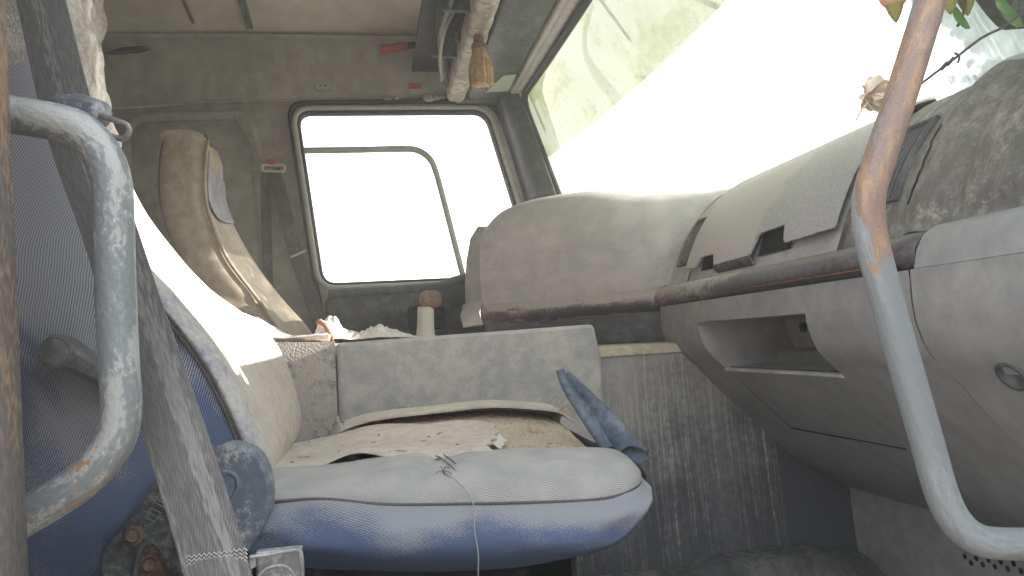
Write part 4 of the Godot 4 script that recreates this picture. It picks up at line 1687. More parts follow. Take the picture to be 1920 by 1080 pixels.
func cushion(t: Node3D, fn: FastNoiseLite):
	var xs := []
	for k in 61:
		xs.append(lerpf(-0.185, 0.3675, sqrt(k / 60.0) if false else k / 60.0))
	# side: blue twill from the seam down and under
	var rows := []
	for q in 17:
		var s := q / 16.0
		var r := []
		for x in xs:
			var c := cush(x)
			var z: float = -1.0 + 0.026 * sin(minf(s * 1.15, 1.0) * PI) - 0.055 * pow(s, 5.0) - c.inset
			z += fold_noise(fn, Vector3(x, s * 0.1, 2), 0.004) + 0.005 * sin(x * 30.0 - s * 9.0) * sm(0.05, 0.3, s) * sm(0.10, 0.30, x)
			z += 0.006 * sin(s * 14.0 + x * 10.0) * sm(-0.02, -0.14, x)
			z += 0.005 * sin((s * 0.14 - x * 0.35) * 85.0) * sm(0.15, 0.45, s) * sm(0.02, -0.10, x) + 0.004 * sin((s * 0.2 + x) * 60.0) * sm(0.24, 0.33, x)
			r.append(Vector3(x + 0.004 * sin(s * PI) * sm(0.33, 0.37, x), lerpf(c.seam, c.bot, s), z))
		rows.append(r)
	# and round the front to the far side
	var st := mb()
	surf(st, rows)
	var side := part("cushion_side", st, M.cush_side, t, "blue twill cushion side, dusty along the seam")
	st = mb()
	var fr := []
	for q in 13:
		var s := q / 12.0
		var r := []
		for k in 17:
			var z := lerpf(-1.075, -1.46, k / 16.0)
			var c := cush(0.3675)
			r.append(Vector3(0.3675 + 0.012 * sin(s * PI) + fold_noise(fn, Vector3(s * 0.2, z, 5), 0.004), lerpf(lerpf(c.top, c.far - 0.02, k / 16.0), c.bot, s), z))
		fr.append(r)
	surf(st, fr)
	part("cushion_front", st, M.cush_side, t)
	# upper bolster with the zigzag weave, from the seam over the edge
	rows = []
	for q in 13:
		var s := q / 12.0
		var r := []
		for x in xs:
			var c := cush(x)
			var a := s * PI / 2.0
			var z: float = -1.003 - 0.085 * (1.0 - cos(a)) - c.inset
			var y := lerpf(c.seam, c.top, sin(a))
			# pucker at the burn hole
			var d := Vector2(x - 0.085, s - 0.72)
			var pk := exp(-pow(d.x / 0.02, 2.0) - pow(d.y / 0.25, 2.0))
			y -= 0.007 * pk
			z -= 0.004 * pk
			y += 0.003 * sin(atan2(d.y * 0.12, d.x) * 6.0) * exp(-pow(d.x / 0.045, 2.0) - pow(d.y / 0.5, 2.0))
			y += fold_noise(fn, Vector3(x, s * 0.1, 9), 0.0025)
			r.append(Vector3(x, y, z))
		rows.append(r)
	st = mb()
	shell(st, rows, -0.003)
	var bol := part("cushion_bolster", st, M.herring, t, "grey zigzag woven bolster with a frayed hole")
	st = mb()
	var sp := []
	for x in xs:
		var c := cush(x)
		sp.append(Vector3(x, c.seam, -0.9995 - c.inset))
	tube(st, sp, 0.0018, 6)
	part("seam", st, M.dark_thread, bol)
	for q in [[0.085, 0.128], [0.096, 0.131]]:
		st = mb()
		var line := []
		for k in 9:
			var a := (k / 8.0) * PI / 2.0 * 0.9
			var x := lerpf(q[1], q[0] - 0.004, k / 8.0)
			var c := cush(x)
			line.append(Vector3(x, lerpf(c.seam, c.top, sin(a)) + 0.001, -1.0015 - 0.085 * (1.0 - cos(a))))
		tube(st, line, 0.0009, 5)
		part("stitch_line", st, M.dark_thread, bol)
	# frayed knot at the hole and its loose threads
	st = mb()
	var rng := RandomNumberGenerator.new()
	rng.seed = 21
	for k in 9:
		var p := Vector3(0.085, 1.586, -1.024)
		var dir := Vector3(rng.randf_range(-1, 1), rng.randf_range(-0.6, 0.8), rng.randf_range(0.2, 0.9)).normalized()
		tube(st, [p, p + dir * 0.007, p + dir * 0.010 + Vector3(rng.randf_range(-0.006, 0.006), -0.004, 0.0)], 0.00045, 4)
	part("frayed_threads", st, M.dark_thread, bol)
	st = mb()
	tube(st, spline([Vector3(0.088, 1.588, -1.012), Vector3(0.11, 1.565, -0.992), Vector3(0.118, 1.545, -0.978), Vector3(0.116, 1.52, -0.972), Vector3(0.119, 1.49, -0.972), Vector3(0.118, 1.465, -0.976), Vector3(0.118, 1.43, -0.982)], 5), 0.0008, 5)
	part("loose_thread", st, M.thread, bol)
	# foam underneath
	rows = []
	var ff := FastNoiseLite.new()
	ff.seed = 4
	ff.frequency = 0.25
	ff.fractal_octaves = 4
	for k in 91:
		var z := lerpf(-1.06, -1.47, k / 90.0)
		var r := []
		for j in 91:
			var x := lerpf(-0.17, 0.352, j / 90.0)
			r.append(Vector3(x, top_y(x, z) - 0.013 + ff.get_noise_2d(x * 600.0, z * 600.0) * 0.006, z))
		rows.append(r)
	st = mb()
	surf(st, rows, false)
	part("foam", st, M.foam, t, "crumbling tan foam showing where the cover is torn")
	# main cover, torn off short towards the front, its near edge gaping at the rear
	rows = []
	for k in 41:
		var s := k / 40.0
		var r := []
		for j in 57:
			var u := j / 56.0
			var zedge := -1.068
			var z := lerpf(zedge, -1.335, s)
			var xend := 0.155 + 0.035 * sm(0.0, 0.6, s) - 0.10 * sm(0.72, 1.0, s) + 0.004 * sin(s * 40.0)
			var x := lerpf(-0.185, xend, u)
			var gap := exp(-pow((x + 0.03) / 0.045, 2.0))
			z -= 0.040 * gap * pow(1.0 - s, 3.0)
			var y := top_y(x, z) + 0.002 + 0.010 * gap * pow(1.0 - s, 4.0) - 0.006 * (1.0 - gap) * sm(0.12, 0.0, s) + 0.006 * sm(0.9, 1.0, u) * sin(s * PI)
			y += fold_noise(fn, Vector3(x, 0, z) + Vector3(0, 2, 0), 0.004)
			y -= 0.01 * sm(0.85, 1.0, s) * sm(0.0, 0.1, x)
			r.append(Vector3(x, y, z))
		rows.append(r)
	st = mb()
	shell(st, rows, -0.0025, false)
	var cov := part("seat_cover", st, M.dusty_cloth, t, "dust caked seat cover torn short at the front")
	# crumbs, straw and grit lying on the cover
	st = mb()
	for k in 60:
		var x := rng.randf_range(-0.12, 0.33)
		var z := -1.10 - 0.34 * rng.randf()
		var y := top_y(x, z) + (0.006 if x < 0.16 else -0.008)
		var p := Vector3(x, y, z)
		var a := rng.randf() * TAU
		var ln := rng.randf_range(0.001, 0.004) if k % 6 else rng.randf_range(0.006, 0.016)
		var d := Vector3(cos(a), 0.12, sin(a)) * ln
		tube(st, [p - d, p + Vector3(0, 0.0006, 0), p + d], rng.randf_range(0.0003, 0.0008), 5)
	part("debris", st, M.crumb, cov).set_meta("kind", "stuff")
	# woven edge tag at its torn end
	st = mb()
	var tg := []
	for k in 9:
		var z := lerpf(-1.14, -1.215, k / 8.0)
		var xe := 0.155 + 0.035 * sm(0.0, 0.6, (z + 1.09) / -0.245)
		tg.append([Vector3(xe - 0.004, top_y(xe, z) + 0.006, z), Vector3(xe + 0.006, top_y(xe, z) + 0.005, z), Vector3(xe + 0.016 + 0.003 * sin(k * 2.2), top_y(xe, z) - 0.004, z)])
	shell(st, tg, 0.001, false)
	part("hem_tape", st, M.white, cov)
	# far strip of the cover, its torn edge lifted off the foam
	rows = []
	for k in 21:
		var s := k / 20.0
		var r := []
		for j in 57:
			var u := j / 56.0
			var x := lerpf(-0.05, 0.348, u)
			var lift := 0.007 * sm(0.25, 0.75, u)
			var z := lerpf(-1.345 - 0.02 * sin(u * PI), -1.475, s)
			var y := top_y(x, z) + 0.004 + lift * (1.0 - s * 0.4) - 0.035 * pow(s, 6.0)
			y += fold_noise(fn, Vector3(x, 0, z) + Vector3(0, 4, 0), 0.003)
			r.append(Vector3(x, y, z))
		rows.append(r)
	st = mb()
	shell(st, rows, -0.0035, false)
	part("seat_cover_strip", st, M.dusty_cloth, t)
	# base under the cushion
	st = mb()
	block(st, Vector3(-0.20, 1.166, -1.43), Vector3(0.27, 1.50, -1.07), 0.01)
	part("seat_base", st, M.black, t)
	# torn vinyl welt standing up at the front edge, with its rolled backing
	var w := thing("torn_welt", "torn blue welt and curled vinyl flap standing on the cushion front", "seat flap", Vector3(0.33, 1.58, -1.12))
	st = mb()
	var path := spline([Vector3(0.290, 1.700, -1.185), Vector3(0.297, 1.672, -1.178), Vector3(0.312, 1.640, -1.165), Vector3(0.326, 1.608, -1.140), Vector3(0.338, 1.580, -1.110)], 6)
	var rad := []
	for k in path.size():
		rad.append(0.0070 + 0.0022 * k / path.size())
	tube(st, path, rad, 12)
	part("piping", st, M.blue_vinyl, w)
	st = mb()
	var roll := []
	for k in 25:
		var s := k / 24.0
		var a := path[mini(int(s * (path.size() - 1)), path.size() - 1)] as Vector3
		var b := Vector3(0.305, 1.697, -1.20).lerp(Vector3(0.388, 1.578, -1.105), s) + Vector3(0, 0.006 * sin(s * PI), 0)
		var r := []
		for j in 19:
			var u := j / 18.0
			var p := Vector3.ZERO
			if u < 0.6:
				p = (a + Vector3(0.012, -0.010, -0.012)).lerp(b, u / 0.6) + Vector3(0.0, 0.008, 0.004) * (0.3 + s) * sin(u / 0.6 * PI)
			else:
				var v := (u - 0.6) / 0.4
				var ang := v * PI * 1.25
				var rr := 0.004 + 0.007 * s
				p = b + Vector3(sin(ang) * rr, -rr + cos(ang) * rr, -0.002) + (a - b) * 0.75 * maxf(v - 0.4, 0.0)
			p += Vector3(0, fold_noise(fn, p * 2.0, 0.003), 0)
			if k == 24:
				p += Vector3(0, 0, 0.003 * sin(u * 50.0))
			r.append(p)
		roll.append(r)
	shell(st, roll, 0.0016, false)
	part("vinyl_flap", st, M.blue_vinyl, w)
	st = mb()
	for k in 26:
		var u := rng.randf()
		var p: Vector3 = roll[24][int(u * 17)]
		var dd := Vector3(rng.randf_range(0.1, 1.0), rng.randf_range(-0.9, 0.5), rng.randf_range(0.0, 0.8)).normalized()
		tube(st, [p, p + dd * 0.005, p + dd * 0.009 + Vector3(0, -0.002, 0)], 0.0005, 4)
	part("frayed_threads", st, M.dark_thread, w)
	st = mb()
	for k in 7:
		var p := Vector3(0.28 + rng.randf() * 0.02, 1.62 + rng.randf() * 0.03, -1.20 - rng.randf() * 0.1)
		tube(st, spline([p, p + Vector3(0.012, 0.012, 0.01), p + Vector3(0.022, -0.002 + rng.randf() * 0.01, 0.02)], 4), 0.0006, 4)
	part("loose_threads", st, M.straw, w)

func top_y(x: float, z: float) -> float:
	var c := cush(x)
	var k := clampf((-1.088 - z) / 0.37, -0.1, 1.05)
	var y := lerpf(c.top, c.far, sm(0.0, 1.0, k)) - 0.006 * sin(clampf(k, 0.0, 1.0) * PI)
	y -= 0.05 * pow(maxf(k - 0.9, 0.0) / 0.15, 2.0) * 0.4
	y -= 0.02 * sm(0.32, 0.365, x)
	return y

func seat_metal(t: Node3D):
	ORG = t.position
	var rx := Vector3.RIGHT
	var ry := Vector3.UP
	# plastic hinge cover
	var st := mb()
	var hp := PackedVector2Array()
	for q in spline([Vector2(-0.203, 1.636), Vector2(-0.180, 1.650), Vector2(-0.160, 1.652), Vector2(-0.139, 1.644), Vector2(-0.126, 1.626), Vector2(-0.120, 1.599), Vector2(-0.122, 1.572), Vector2(-0.137, 1.543), Vector2(-0.157, 1.519), Vector2(-0.20, 1.492), Vector2(-0.228, 1.51), Vector2(-0.227, 1.567)], 4, true):
		hp.append(q)
	plate(st, hp, Vector3(0, 0, -0.975), rx, ry, 0.024, 0.007)
	var h := part("hinge_cover", st, M.hinge, t)
	st = mb()
	var boss := spline([Vector3(-0.190, 1.604, -0.951), Vector3(-0.181, 1.615, -0.951), Vector3(-0.170, 1.619, -0.951), Vector3(-0.160, 1.613, -0.951), Vector3(-0.158, 1.601, -0.951), Vector3(-0.165, 1.588, -0.951), Vector3(-0.178, 1.575, -0.951)], 4)
	tube(st, boss, 0.0028, 8)
	part("raised_loop", st, M.hinge, h)
	# steel bracket with its bolts and a cast mark
	st = mb()
	plate(st, round_corners(v2([[-0.246, 1.622], [-0.222, 1.612], [-0.15, 1.485], [-0.232, 1.485], [-0.250, 1.528], [-0.258, 1.541], [-0.270, 1.537], [-0.284, 1.47], [-0.302, 1.47], [-0.316, 1.520], [-0.313, 1.536], [-0.292, 1.562]]), 0.006, 3), Vector3(0, 0, -0.982), rx, ry, 0.010, 0.003)
	var b := part("hinge_bracket", st, M.bracket, t)
	st = mb()
	block(st, Vector3(-0.30, 1.46, -0.99), Vector3(-0.22, 1.545, -0.984), 0.001)
	part("rusty_web", st, M.bolt, b)
	for q in [[-0.278, 1.553, -0.972], [-0.264, 1.516, -0.984]]:
		st = mb()
		var o := Vector3(q[0], q[1], q[2])
		lathe(st, o, Vector3(0, 0, 1), [[0.0115, 0.0], [0.0115, 0.002], [0.009, 0.003]], 18)
		plate(st, circle(0.0075, 6), o, rx, ry, 0.008, 0.0015)
		part("bolt", st, M.bolt, b)
	st = mb()
	var e1 := Vector3(0.021, 0.033, 0).normalized()
	var e2 := Vector3(0.033, -0.021, 0).normalized()
	var o2 := Vector3(-0.2645, 1.5725, -0.9715)
	for seg in [[0, 0, 0.012, 0], [0.012, 0, 0.012, 0.012], [0.012, 0.012, 0, 0.012], [0, 0.012, 0, 0], [0.006, -0.006, 0.006, 0.019], [0.019, 0.0, 0.033, 0], [0.019, 0.0, 0.019, 0.014], [0.023, 0.003, 0.023, 0.012], [0.027, 0.003, 0.027, 0.012], [0.031, 0.003, 0.031, 0.012], [0.023, 0.0075, 0.031, 0.0075], [0.033, 0.0, 0.033, 0.014]]:
		var p: Vector3 = o2 + e1 * seg[0] + e2 * seg[1]
		var q: Vector3 = o2 + e1 * seg[2] + e2 * seg[3]
		tube(st, [p, q], 0.0007, 5)
	part("cast_mark", st, M.steel, b)
	# recliner lever
	st = mb()
	var lev := PackedVector2Array()
	for q in spline([Vector2(-0.372, 1.772), Vector2(-0.361, 1.787), Vector2(-0.345, 1.786), Vector2(-0.328, 1.772), Vector2(-0.309, 1.756), Vector2(-0.28, 1.744), Vector2(-0.262, 1.734), Vector2(-0.266, 1.716), Vector2(-0.30, 1.722), Vector2(-0.335, 1.741), Vector2(-0.362, 1.754)], 4, true):
		lev.append(q)
	plate(st, lev, Vector3(0, 0, -0.992), rx, ry, 0.030, 0.007)
	var l := part("recliner_lever", st, M.dash_dark, t)
	st = mb()
	lathe(st, Vector3(-0.353, 1.768, -0.962), Vector3(0, 0, 1), [[0.0, 0.0045], [0.0135, 0.0042], [0.0145, 0.003], [0.0155, 0.0005], [0.0165, 0.0025], [0.0175, 0.0005]], 24)
	part("lever_cap", st, M.dash_dark, l)

func build_driver_seat():
	var t := thing("truck_seat", "brown dusted driver seat by the far door, blue patch on headrest", "seat", Vector3(-0.4, 1.17, -2.4), "cab seats")
	var ny := [1.60, 1.816, 1.907, 2.027, 2.175, 2.308, 2.36, 2.385]
	var nx := [-0.16, -0.248, -0.301, -0.378, -0.424, -0.422, -0.414, -0.43]
	var fy := [1.60, 1.83, 1.93, 2.074, 2.233, 2.31, 2.373, 2.43]
	var fx := [-0.05, -0.176, -0.256, -0.351, -0.424, -0.432, -0.434, -0.455]
	# near side
	var rows := []
	for k in 45:
		var y := lerpf(2.378, 1.60, k / 44.0)
		var xn := along(ny, nx, y)
		var r := []
		var depth := 0.118 + 0.03 * sm(2.1, 1.9, y)
		for j in 13:
			var s := j / 12.0
			r.append(Vector3(xn - depth * (1.0 - s), y - 0.012 * pow(absf(2.0 * s - 1.0), 3.0) * sm(2.30, 2.38, y), -2.195 - 0.022 * pow(absf(2.0 * s - 1.0), 4.0) + 0.003 * sin(y * 60.0 + s * 5.0) * sm(1.98, 1.90, y)))
		rows.append(r)
	var st := mb()
	surf(st, rows, false)
	var top := []
	for j in 13:
		top.append(rows[0][j])
	var top2 := []
	for j in 13:
		top2.append(Vector3(rows[0][j].x - 0.01, rows[0][j].y + 0.015, -2.40))
	surf(st, [top, top2], false)
	part("backrest_side", st, M.driver_cloth, t)
	# front
	rows = []
	for k in 45:
		var s := k / 44.0
		var r := []
		for j in 17:
			var u := j / 16.0
			var y := lerpf(lerpf(2.372, 2.42, u), 1.60, s)
			var a := along(ny, nx, y)
			var b := along(fy, fx, y)
			r.append(Vector3(lerpf(a, b, u) - 0.02 * sin(u * PI) - 0.03 * pow(maxf(u - 0.85, 0.0) / 0.15, 2.0), y, lerpf(-2.215, -2.62, u)))
		rows.append(r)
	st = mb()
	surf(st, rows, false)
	# back so that the body closes
	var back := []
	for r in rows:
		back.append([r[0] + Vector3(-0.12, 0, 0), r[8] + Vector3(-0.12, 0, 0), r[16] + Vector3(-0.10, 0, 0), r[16]])
	surf(st, back, false)
	part("backrest_front", st, M.driver_cloth, t)
	st = mb()
	rows = []
	for k in 17:
		var r := []
		for j in 9:
			var u := lerpf(0.02, 0.95, j / 8.0)
			var y := lerpf(2.325 - 0.02 * u, 2.19 - 0.03 * sin(u * PI), k / 16.0)
			r.append(Vector3(lerpf(along(ny, nx, y), along(fy, fx, y), u) - 0.02 * sin(u * PI) + 0.006 - 0.03 * pow(maxf(u - 0.85, 0.0) / 0.15, 2.0), y, lerpf(-2.215, -2.62, u)))
		rows.append(r)
	shell(st, rows, 0.003, false)
	part("headrest_patch", st, M.driver_blue, t, "bluish bare patch on the headrest")
	st = mb()
	var seam := []
	for k in 41:
		var y := lerpf(2.35, 1.62, k / 40.0)
		seam.append(Vector3(along(ny, nx, y) + 0.002, y, -2.205))
	tube(st, seam, 0.005, 8)
	part("seam_welt", st, M.driver_cloth, t)
	st = mb()
	block(st, Vector3(-0.36, 1.45, -2.62), Vector3(0.12, 1.62, -2.20), 0.04)
	part("cushion", st, M.driver_cloth, t)
	st = mb()
	block(st, Vector3(-0.30, 1.166, -2.56), Vector3(0.05, 1.46, -2.26), 0.01)
	part("seat_base", st, M.black, t)

# ---------------------------------------------------------------- belts and rails
func strap(st: SurfaceTool, path: Array, across: Vector3, width: float, thick := 0.0016):
	var rows := []
	for k in path.size():
		var tn: Vector3 = (path[mini(k + 1, path.size() - 1)] - path[maxi(k - 1, 0)]).normalized()
		var a := (across - tn * across.dot(tn)).normalized()
		var r := []
		for j in 7:
			var s := j / 6.0 - 0.5
			r.append(path[k] + a * s * width + tn.cross(a) * 0.0015 * cos(s * PI))
		rows.append(r)
	shell(st, rows, thick)

func build_belts():
	var t := thing("seat_belt", "dirty grey seat belt hanging slanted across the passenger seat's side", "seat belt", Vector3(-0.10, 1.5, -0.62))
	var st := mb()
	var path := spline([Vector3(-0.345, 2.25, -0.845), Vector3(-0.315, 2.15, -0.825), Vector3(-0.263, 1.975, -0.765), Vector3(-0.225, 1.875, -0.735), Vector3(-0.192, 1.786, -0.700), Vector3(-0.152, 1.685, -0.655), Vector3(-0.120, 1.597, -0.618), Vector3(-0.100, 1.52, -0.600), Vector3(-0.072, 1.38, -0.585), Vector3(-0.045, 1.20, -0.575)], 8)
	strap(st, path, Vector3(0.95, 0.10, 0.25), 0.048)
	part("webbing", st, M.web, t)
	# stitched fold at the anchor
	st = mb()
	for k in 4:
		var zz := []
		for j in 25:
			var s := j / 24.0 - 0.5
			zz.append(Vector3(-0.119 + s * 0.045, 1.598 + k * 0.0028 + s * 0.004 + (0.001 if j % 2 else -0.001), -0.6165 + s * 0.012))
		tube(st, zz, 0.0006, 4)
	part("stitching", st, M.thread, t)
	st = mb()
	block(st, Vector3(-0.092, 1.575, -0.625), Vector3(-0.058, 1.604, -0.618), 0.002)
	tube(st, spline([Vector3(-0.095, 1.602, -0.612), Vector3(-0.075, 1.603, -0.612), Vector3(-0.061, 1.603, -0.614), Vector3(-0.058, 1.597, -0.614), Vector3(-0.058, 1.58, -0.614)], 4), 0.0016, 6)
	tube(st, spline([Vector3(-0.092, 1.585, -0.611), Vector3(-0.082, 1.593, -0.611), Vector3(-0.070, 1.593, -0.611), Vector3(-0.063, 1.585, -0.611)], 4), 0.0014, 6)
	part("anchor_buckle", st, M.steel, t)
	# tongue: plastic body and steel loop
	st = mb()
	plate(st, round_corners(v2([[-0.030, -0.010], [0.018, -0.014], [0.026, -0.004], [0.022, 0.010], [0.0, 0.016], [-0.028, 0.012]]), 0.008, 4), Vector3(-0.247, 1.983, -0.760), Vector3(0.94, -0.12, 0.30).normalized(), Vector3(0.1, 0.97, 0.1).normalized(), 0.020, 0.006)
	var tg := part("tongue", st, M.hinge, t)
	st = mb()
	var ox := Vector3(0.90, -0.36, 0.12).normalized()
	var oy := Vector3(0.36, 0.90, 0.18).normalized()
	ring(st, rrect(0.036, 0.0115, 0.005, 4), [[0.004, 0.0], [0.004, 0.0018], [0.003, 0.0026], [-0.0005, 0.0026], [-0.0012, 0.0018], [-0.0012, 0.0], [0.004, 0.0]], Vector3(-0.224, 1.965, -0.740), ox, oy)
	part("steel_loop", st, M.steel, tg)
	# driver's belt
	var d := thing("driver_seat_belt", "grey seat belt on the far wall beside the driver's door", "seat belt", Vector3(-0.25, 1.9, -2.86))
	st = mb()
	strap(st, spline([Vector3(-0.318, 2.418, -2.868), Vector3(-0.300, 2.35, -2.862), Vector3(-0.262, 2.17, -2.852), Vector3(-0.222, 2.02, -2.84), Vector3(-0.17, 1.85, -2.83), Vector3(-0.12, 1.68, -2.80)], 6), Vector3(1, 0.1, 0.1), 0.050)
	part("webbing", st, M.webd, d)
	st = mb()
	strap(st, spline([Vector3(-0.345, 2.41, -2.884), Vector3(-0.350, 2.2, -2.885), Vector3(-0.352, 1.9, -2.885), Vector3(-0.352, 1.6, -2.885)], 4), Vector3(1, 0, 0), 0.036)
	part("rear_webbing", st, M.webd, d)
	st = mb()
	ring(st, rrect(0.075, 0.020, 0.008, 4), [[0.006, 0.0], [0.006, 0.006], [0.0, 0.008], [-0.003, 0.004], [-0.003, 0.0]], Vector3(-0.315, 2.424, -2.868), Vector3(1, -0.05, 0), Vector3(0.05, 1, 0))
	var lp := part("guide_loop", st, M.white, d)
	st = mb()
	plate(st, rrect(0.035, 0.022, 0.009, 4), Vector3(-0.318, 2.447, -2.866), Vector3.RIGHT, Vector3.UP, 0.010, 0.003)
	part("red_cap", st, M.red, lp)
	st = mb()
	plate(st, rrect(0.062, 0.008, 0.003, 3), Vector3(-0.238, 2.105, -2.842), Vector3(0.92, 0.38, 0), Vector3(-0.38, 0.92, 0), 0.006, 0.002)
	part("tongue", st, M.white, d)
	for q in [[-0.445, 2.63, -0.345, 2.445], [-0.43, 2.63, -0.37, 2.50]]:
		st = mb()
		tube(st, spline([Vector3(q[0], q[1], -2.885), Vector3(lerpf(q[0], q[2], 0.5) - 0.004, lerpf(q[1], q[3], 0.5), -2.882), Vector3(q[2], q[3], -2.882)], 4), 0.004, 6)
		part("belt_cord", st, M.wall, d)

func build_handles():
	var t := thing("grab_handle", "bent grey grab rail with dried dust beside the passenger seat", "grab rail", Vector3(-0.25, 1.64, -0.60), "grab rails in the door opening")
	var st := mb()
	tube(st, spline(v3([[-0.32, 1.946, -0.58], [-0.276, 1.944, -0.61], [-0.254, 1.940], [-0.225, 1.934], [-0.207, 1.927], [-0.193, 1.910], [-0.186, 1.888], [-0.185, 1.855], [-0.185, 1.803], [-0.184, 1.751], [-0.183, 1.720], [-0.187, 1.697], [-0.200, 1.678], [-0.216, 1.664], [-0.248, 1.646], [-0.273, 1.634, -0.61], [-0.32, 1.615, -0.58]], -0.62), 6), 0.0142, 24)
	part("bent_tube", st, M.tube_grey, t)
	t = thing("grab_handle", "rusty blue-grey grab rail standing in front of the dashboard", "grab rail", Vector3(0.55, 1.54, -0.60), "grab rails in the door opening")
	st = mb()
	tube(st, spline(v3([[0.73, 2.30, -0.60], [0.67, 2.29, -0.61], [0.615, 2.245], [0.575, 2.16], [0.543, 2.076], [0.524, 2.029], [0.490, 1.953], [0.462, 1.894], [0.448, 1.860], [0.446, 1.831], [0.452, 1.787], [0.466, 1.719], [0.482, 1.642], [0.492, 1.594], [0.503, 1.568], [0.520, 1.551], [0.544, 1.543], [0.593, 1.538], [0.68, 1.532]], -0.62), 6), 0.0142, 24)
	part("bent_tube", st, M.tube_rust, t)

func build_small_things():
	var rng := RandomNumberGenerator.new()
	rng.seed = 31
	# gear lever
	var t := thing("gear_lever", "white gear lever with worn brown knob behind the engine cover", "gear lever", Vector3(0.155, 1.77, -2.2))
	var st := mb()
	lathe(st, Vector3(0.152, 1.74, -2.2), Vector3(0.06, 1, 0).normalized(), [[0.034, 0.0], [0.036, 0.02], [0.036, 0.035], [0.026, 0.042], [0.024, 0.07], [0.023, 0.12], [0.0, 0.121]], 20)
	part("stick", st, M.white, t)
	st = mb()
	var rows := []
	for k in 13:
		var a := k / 12.0 * PI
		var r := []
		for j in 20:
			var b := TAU * j / 20.0
			r.append(Vector3(0.170 + cos(b) * 0.032 * pow(sin(a), 0.6) + 0.004, 1.880 + cos(a) * 0.027, -2.2 + sin(b) * 0.028 * pow(sin(a), 0.6)))
		rows.append(r)
	surf(st, rows, false, true)
	part("knob", st, M.knob, t)
	# heap of white cloth on the engine cover, in the sun
	var fn := FastNoiseLite.new()
	fn.seed = 5
	fn.frequency = 0.9
	t = thing("white_cloth_heap", "crumpled white cloth heap glaring in the sun on the engine cover", "cloth", Vector3(0.0, 1.77, -1.9))
	st = mb()
	rows = []
	fn.frequency = 0.02
	for i in 31:
		var v := i / 30.0
		var r := []
		for j in 81:
			var x := lerpf(-0.140, 0.110, j / 80.0)
			var hgt := along([-0.14, -0.11, -0.08, -0.05, -0.02, 0.02, 0.05, 0.11], [0.006, 0.060, 0.056, 0.030, 0.026, 0.040, 0.028, 0.004], x)
			var z := -1.835 - 0.11 * v
			var k := absf(fn.get_noise_2d(x * 900.0, z * 900.0)) * 1.5 + 0.3 * absf(fn.get_noise_2d(x * 2000.0 + 50.0, z * 1600.0))
			r.append(Vector3(x + 0.006 * fn.get_noise_2d(z * 5000.0, x * 3000.0), 1.771 + hgt * (0.72 + 0.4 * k) * pow(sin(PI * clampf(v, 0.02, 0.98)), 0.6), z))
		rows.append(r)
	surf(st, rows)
	fn.frequency = 0.9
	var cloth := part("folds", st, M.white_cloth, t)
	st = mb()
	tube(st, spline([Vector3(-0.118, 1.822, -1.855), Vector3(-0.105, 1.815, -1.848), Vector3(-0.095, 1.800, -1.842), Vector3(-0.088, 1.785, -1.840), Vector3(-0.085, 1.775, -1.838)], 5), 0.0055, 8)
	part("brown_cord", st, M.brown, cloth)
	t = thing("white_cloth", "flat folded white cloth in the sun behind the backrest", "cloth", Vector3(-0.22, 1.77, -1.85))
	st = mb()
	rows = []
	for i in 21:
		var z := lerpf(-1.745, -2.05, i / 20.0)
		var r := []
		for j in 25:
			var x := lerpf(-0.36, -0.09, j / 24.0)
			var y := 1.782 + 0.06 * sm(-0.17, -0.30, x) * sm(-1.76, -1.82, z) + 0.006 * fn.get_noise_2d(x * 26.0, z * 26.0) + 0.005 * sin(z * 50.0)
			r.append(Vector3(x, y, z))
		rows.append(r)
	shell(st, rows, -0.004)
	part("fabric", st, M.white_cloth, t)
	# hand brush hanging from the overhead rail
	t = thing("hanging_brush", "small straw hand brush hanging by a cord under the overhead panel", "brush", Vector3(0.36, 2.50, -2.2))
	st = mb()
	lathe(st, Vector3(0.356, 2.505, -2.2), Vector3.UP, [[0.0, -0.002], [0.029, 0.0], [0.033, 0.012], [0.032, 0.04], [0.027, 0.08], [0.021, 0.105], [0.017, 0.115]], 22)
	var br := part("brush_core", st, M.straw, t)
	st = mb()
	for k in 110:
		var a := rng.randf() * TAU
		var top := Vector3(0.356 + cos(a) * 0.018, 2.612, -2.2 + sin(a) * 0.018)
		var rr := rng.randf_range(0.024, 0.035)
		var bot := Vector3(0.357 + cos(a) * rr, 2.503 + rng.randf_range(-0.004, 0.012), -2.2 + sin(a) * rr)
		var md := top.lerp(bot, 0.55) + Vector3(cos(a), 0, sin(a)) * 0.008
		tube(st, [top, md, bot], 0.0021, 5)
	part("bristles", st, M.straw, br).set_meta("kind", "stuff")
	st = mb()
	lathe(st, Vector3(0.356, 2.61, -2.2), Vector3.UP, [[0.024, 0.0], [0.022, 0.014], [0.016, 0.024], [0.016, 0.028], [0.017, 0.036], [0.013, 0.046], [0.0, 0.048]], 18)
	for k in 3:
		var lp := []
		for j in 13:
			var a := TAU * j / 12.0
			lp.append(Vector3(0.356 + cos(a) * 0.0235, 2.612 + k * 0.005, -2.2 + sin(a) * 0.0235))
		tube(st, lp, 0.0015, 5)
	part("binding", st, M.knob, t)
	st = mb()
	lathe(st, Vector3(0.352, 2.655, -2.2), Vector3(-0.24, 0.96, 0.0).normalized(), [[0.004, 0.0], [0.009, 0.012], [0.011, 0.035], [0.010, 0.06], [0.006, 0.085], [0.0, 0.10]], 14)
	part("handle", st, M.straw, t)
	# red and black folding knife or marker under the roof edge
	t = thing("red_black_marker", "red and black marker strip stuck on the roof lining", "marker", Vector3(0.17, 2.85, -2.8))
	var mo := Vector3(0.168, 2.853, -2.790)
	var mx := Vector3(0.98, 0.18, 0.0).normalized()
	var my := Vector3(-0.14, 0.78, 0.6).normalized()
	st = mb()
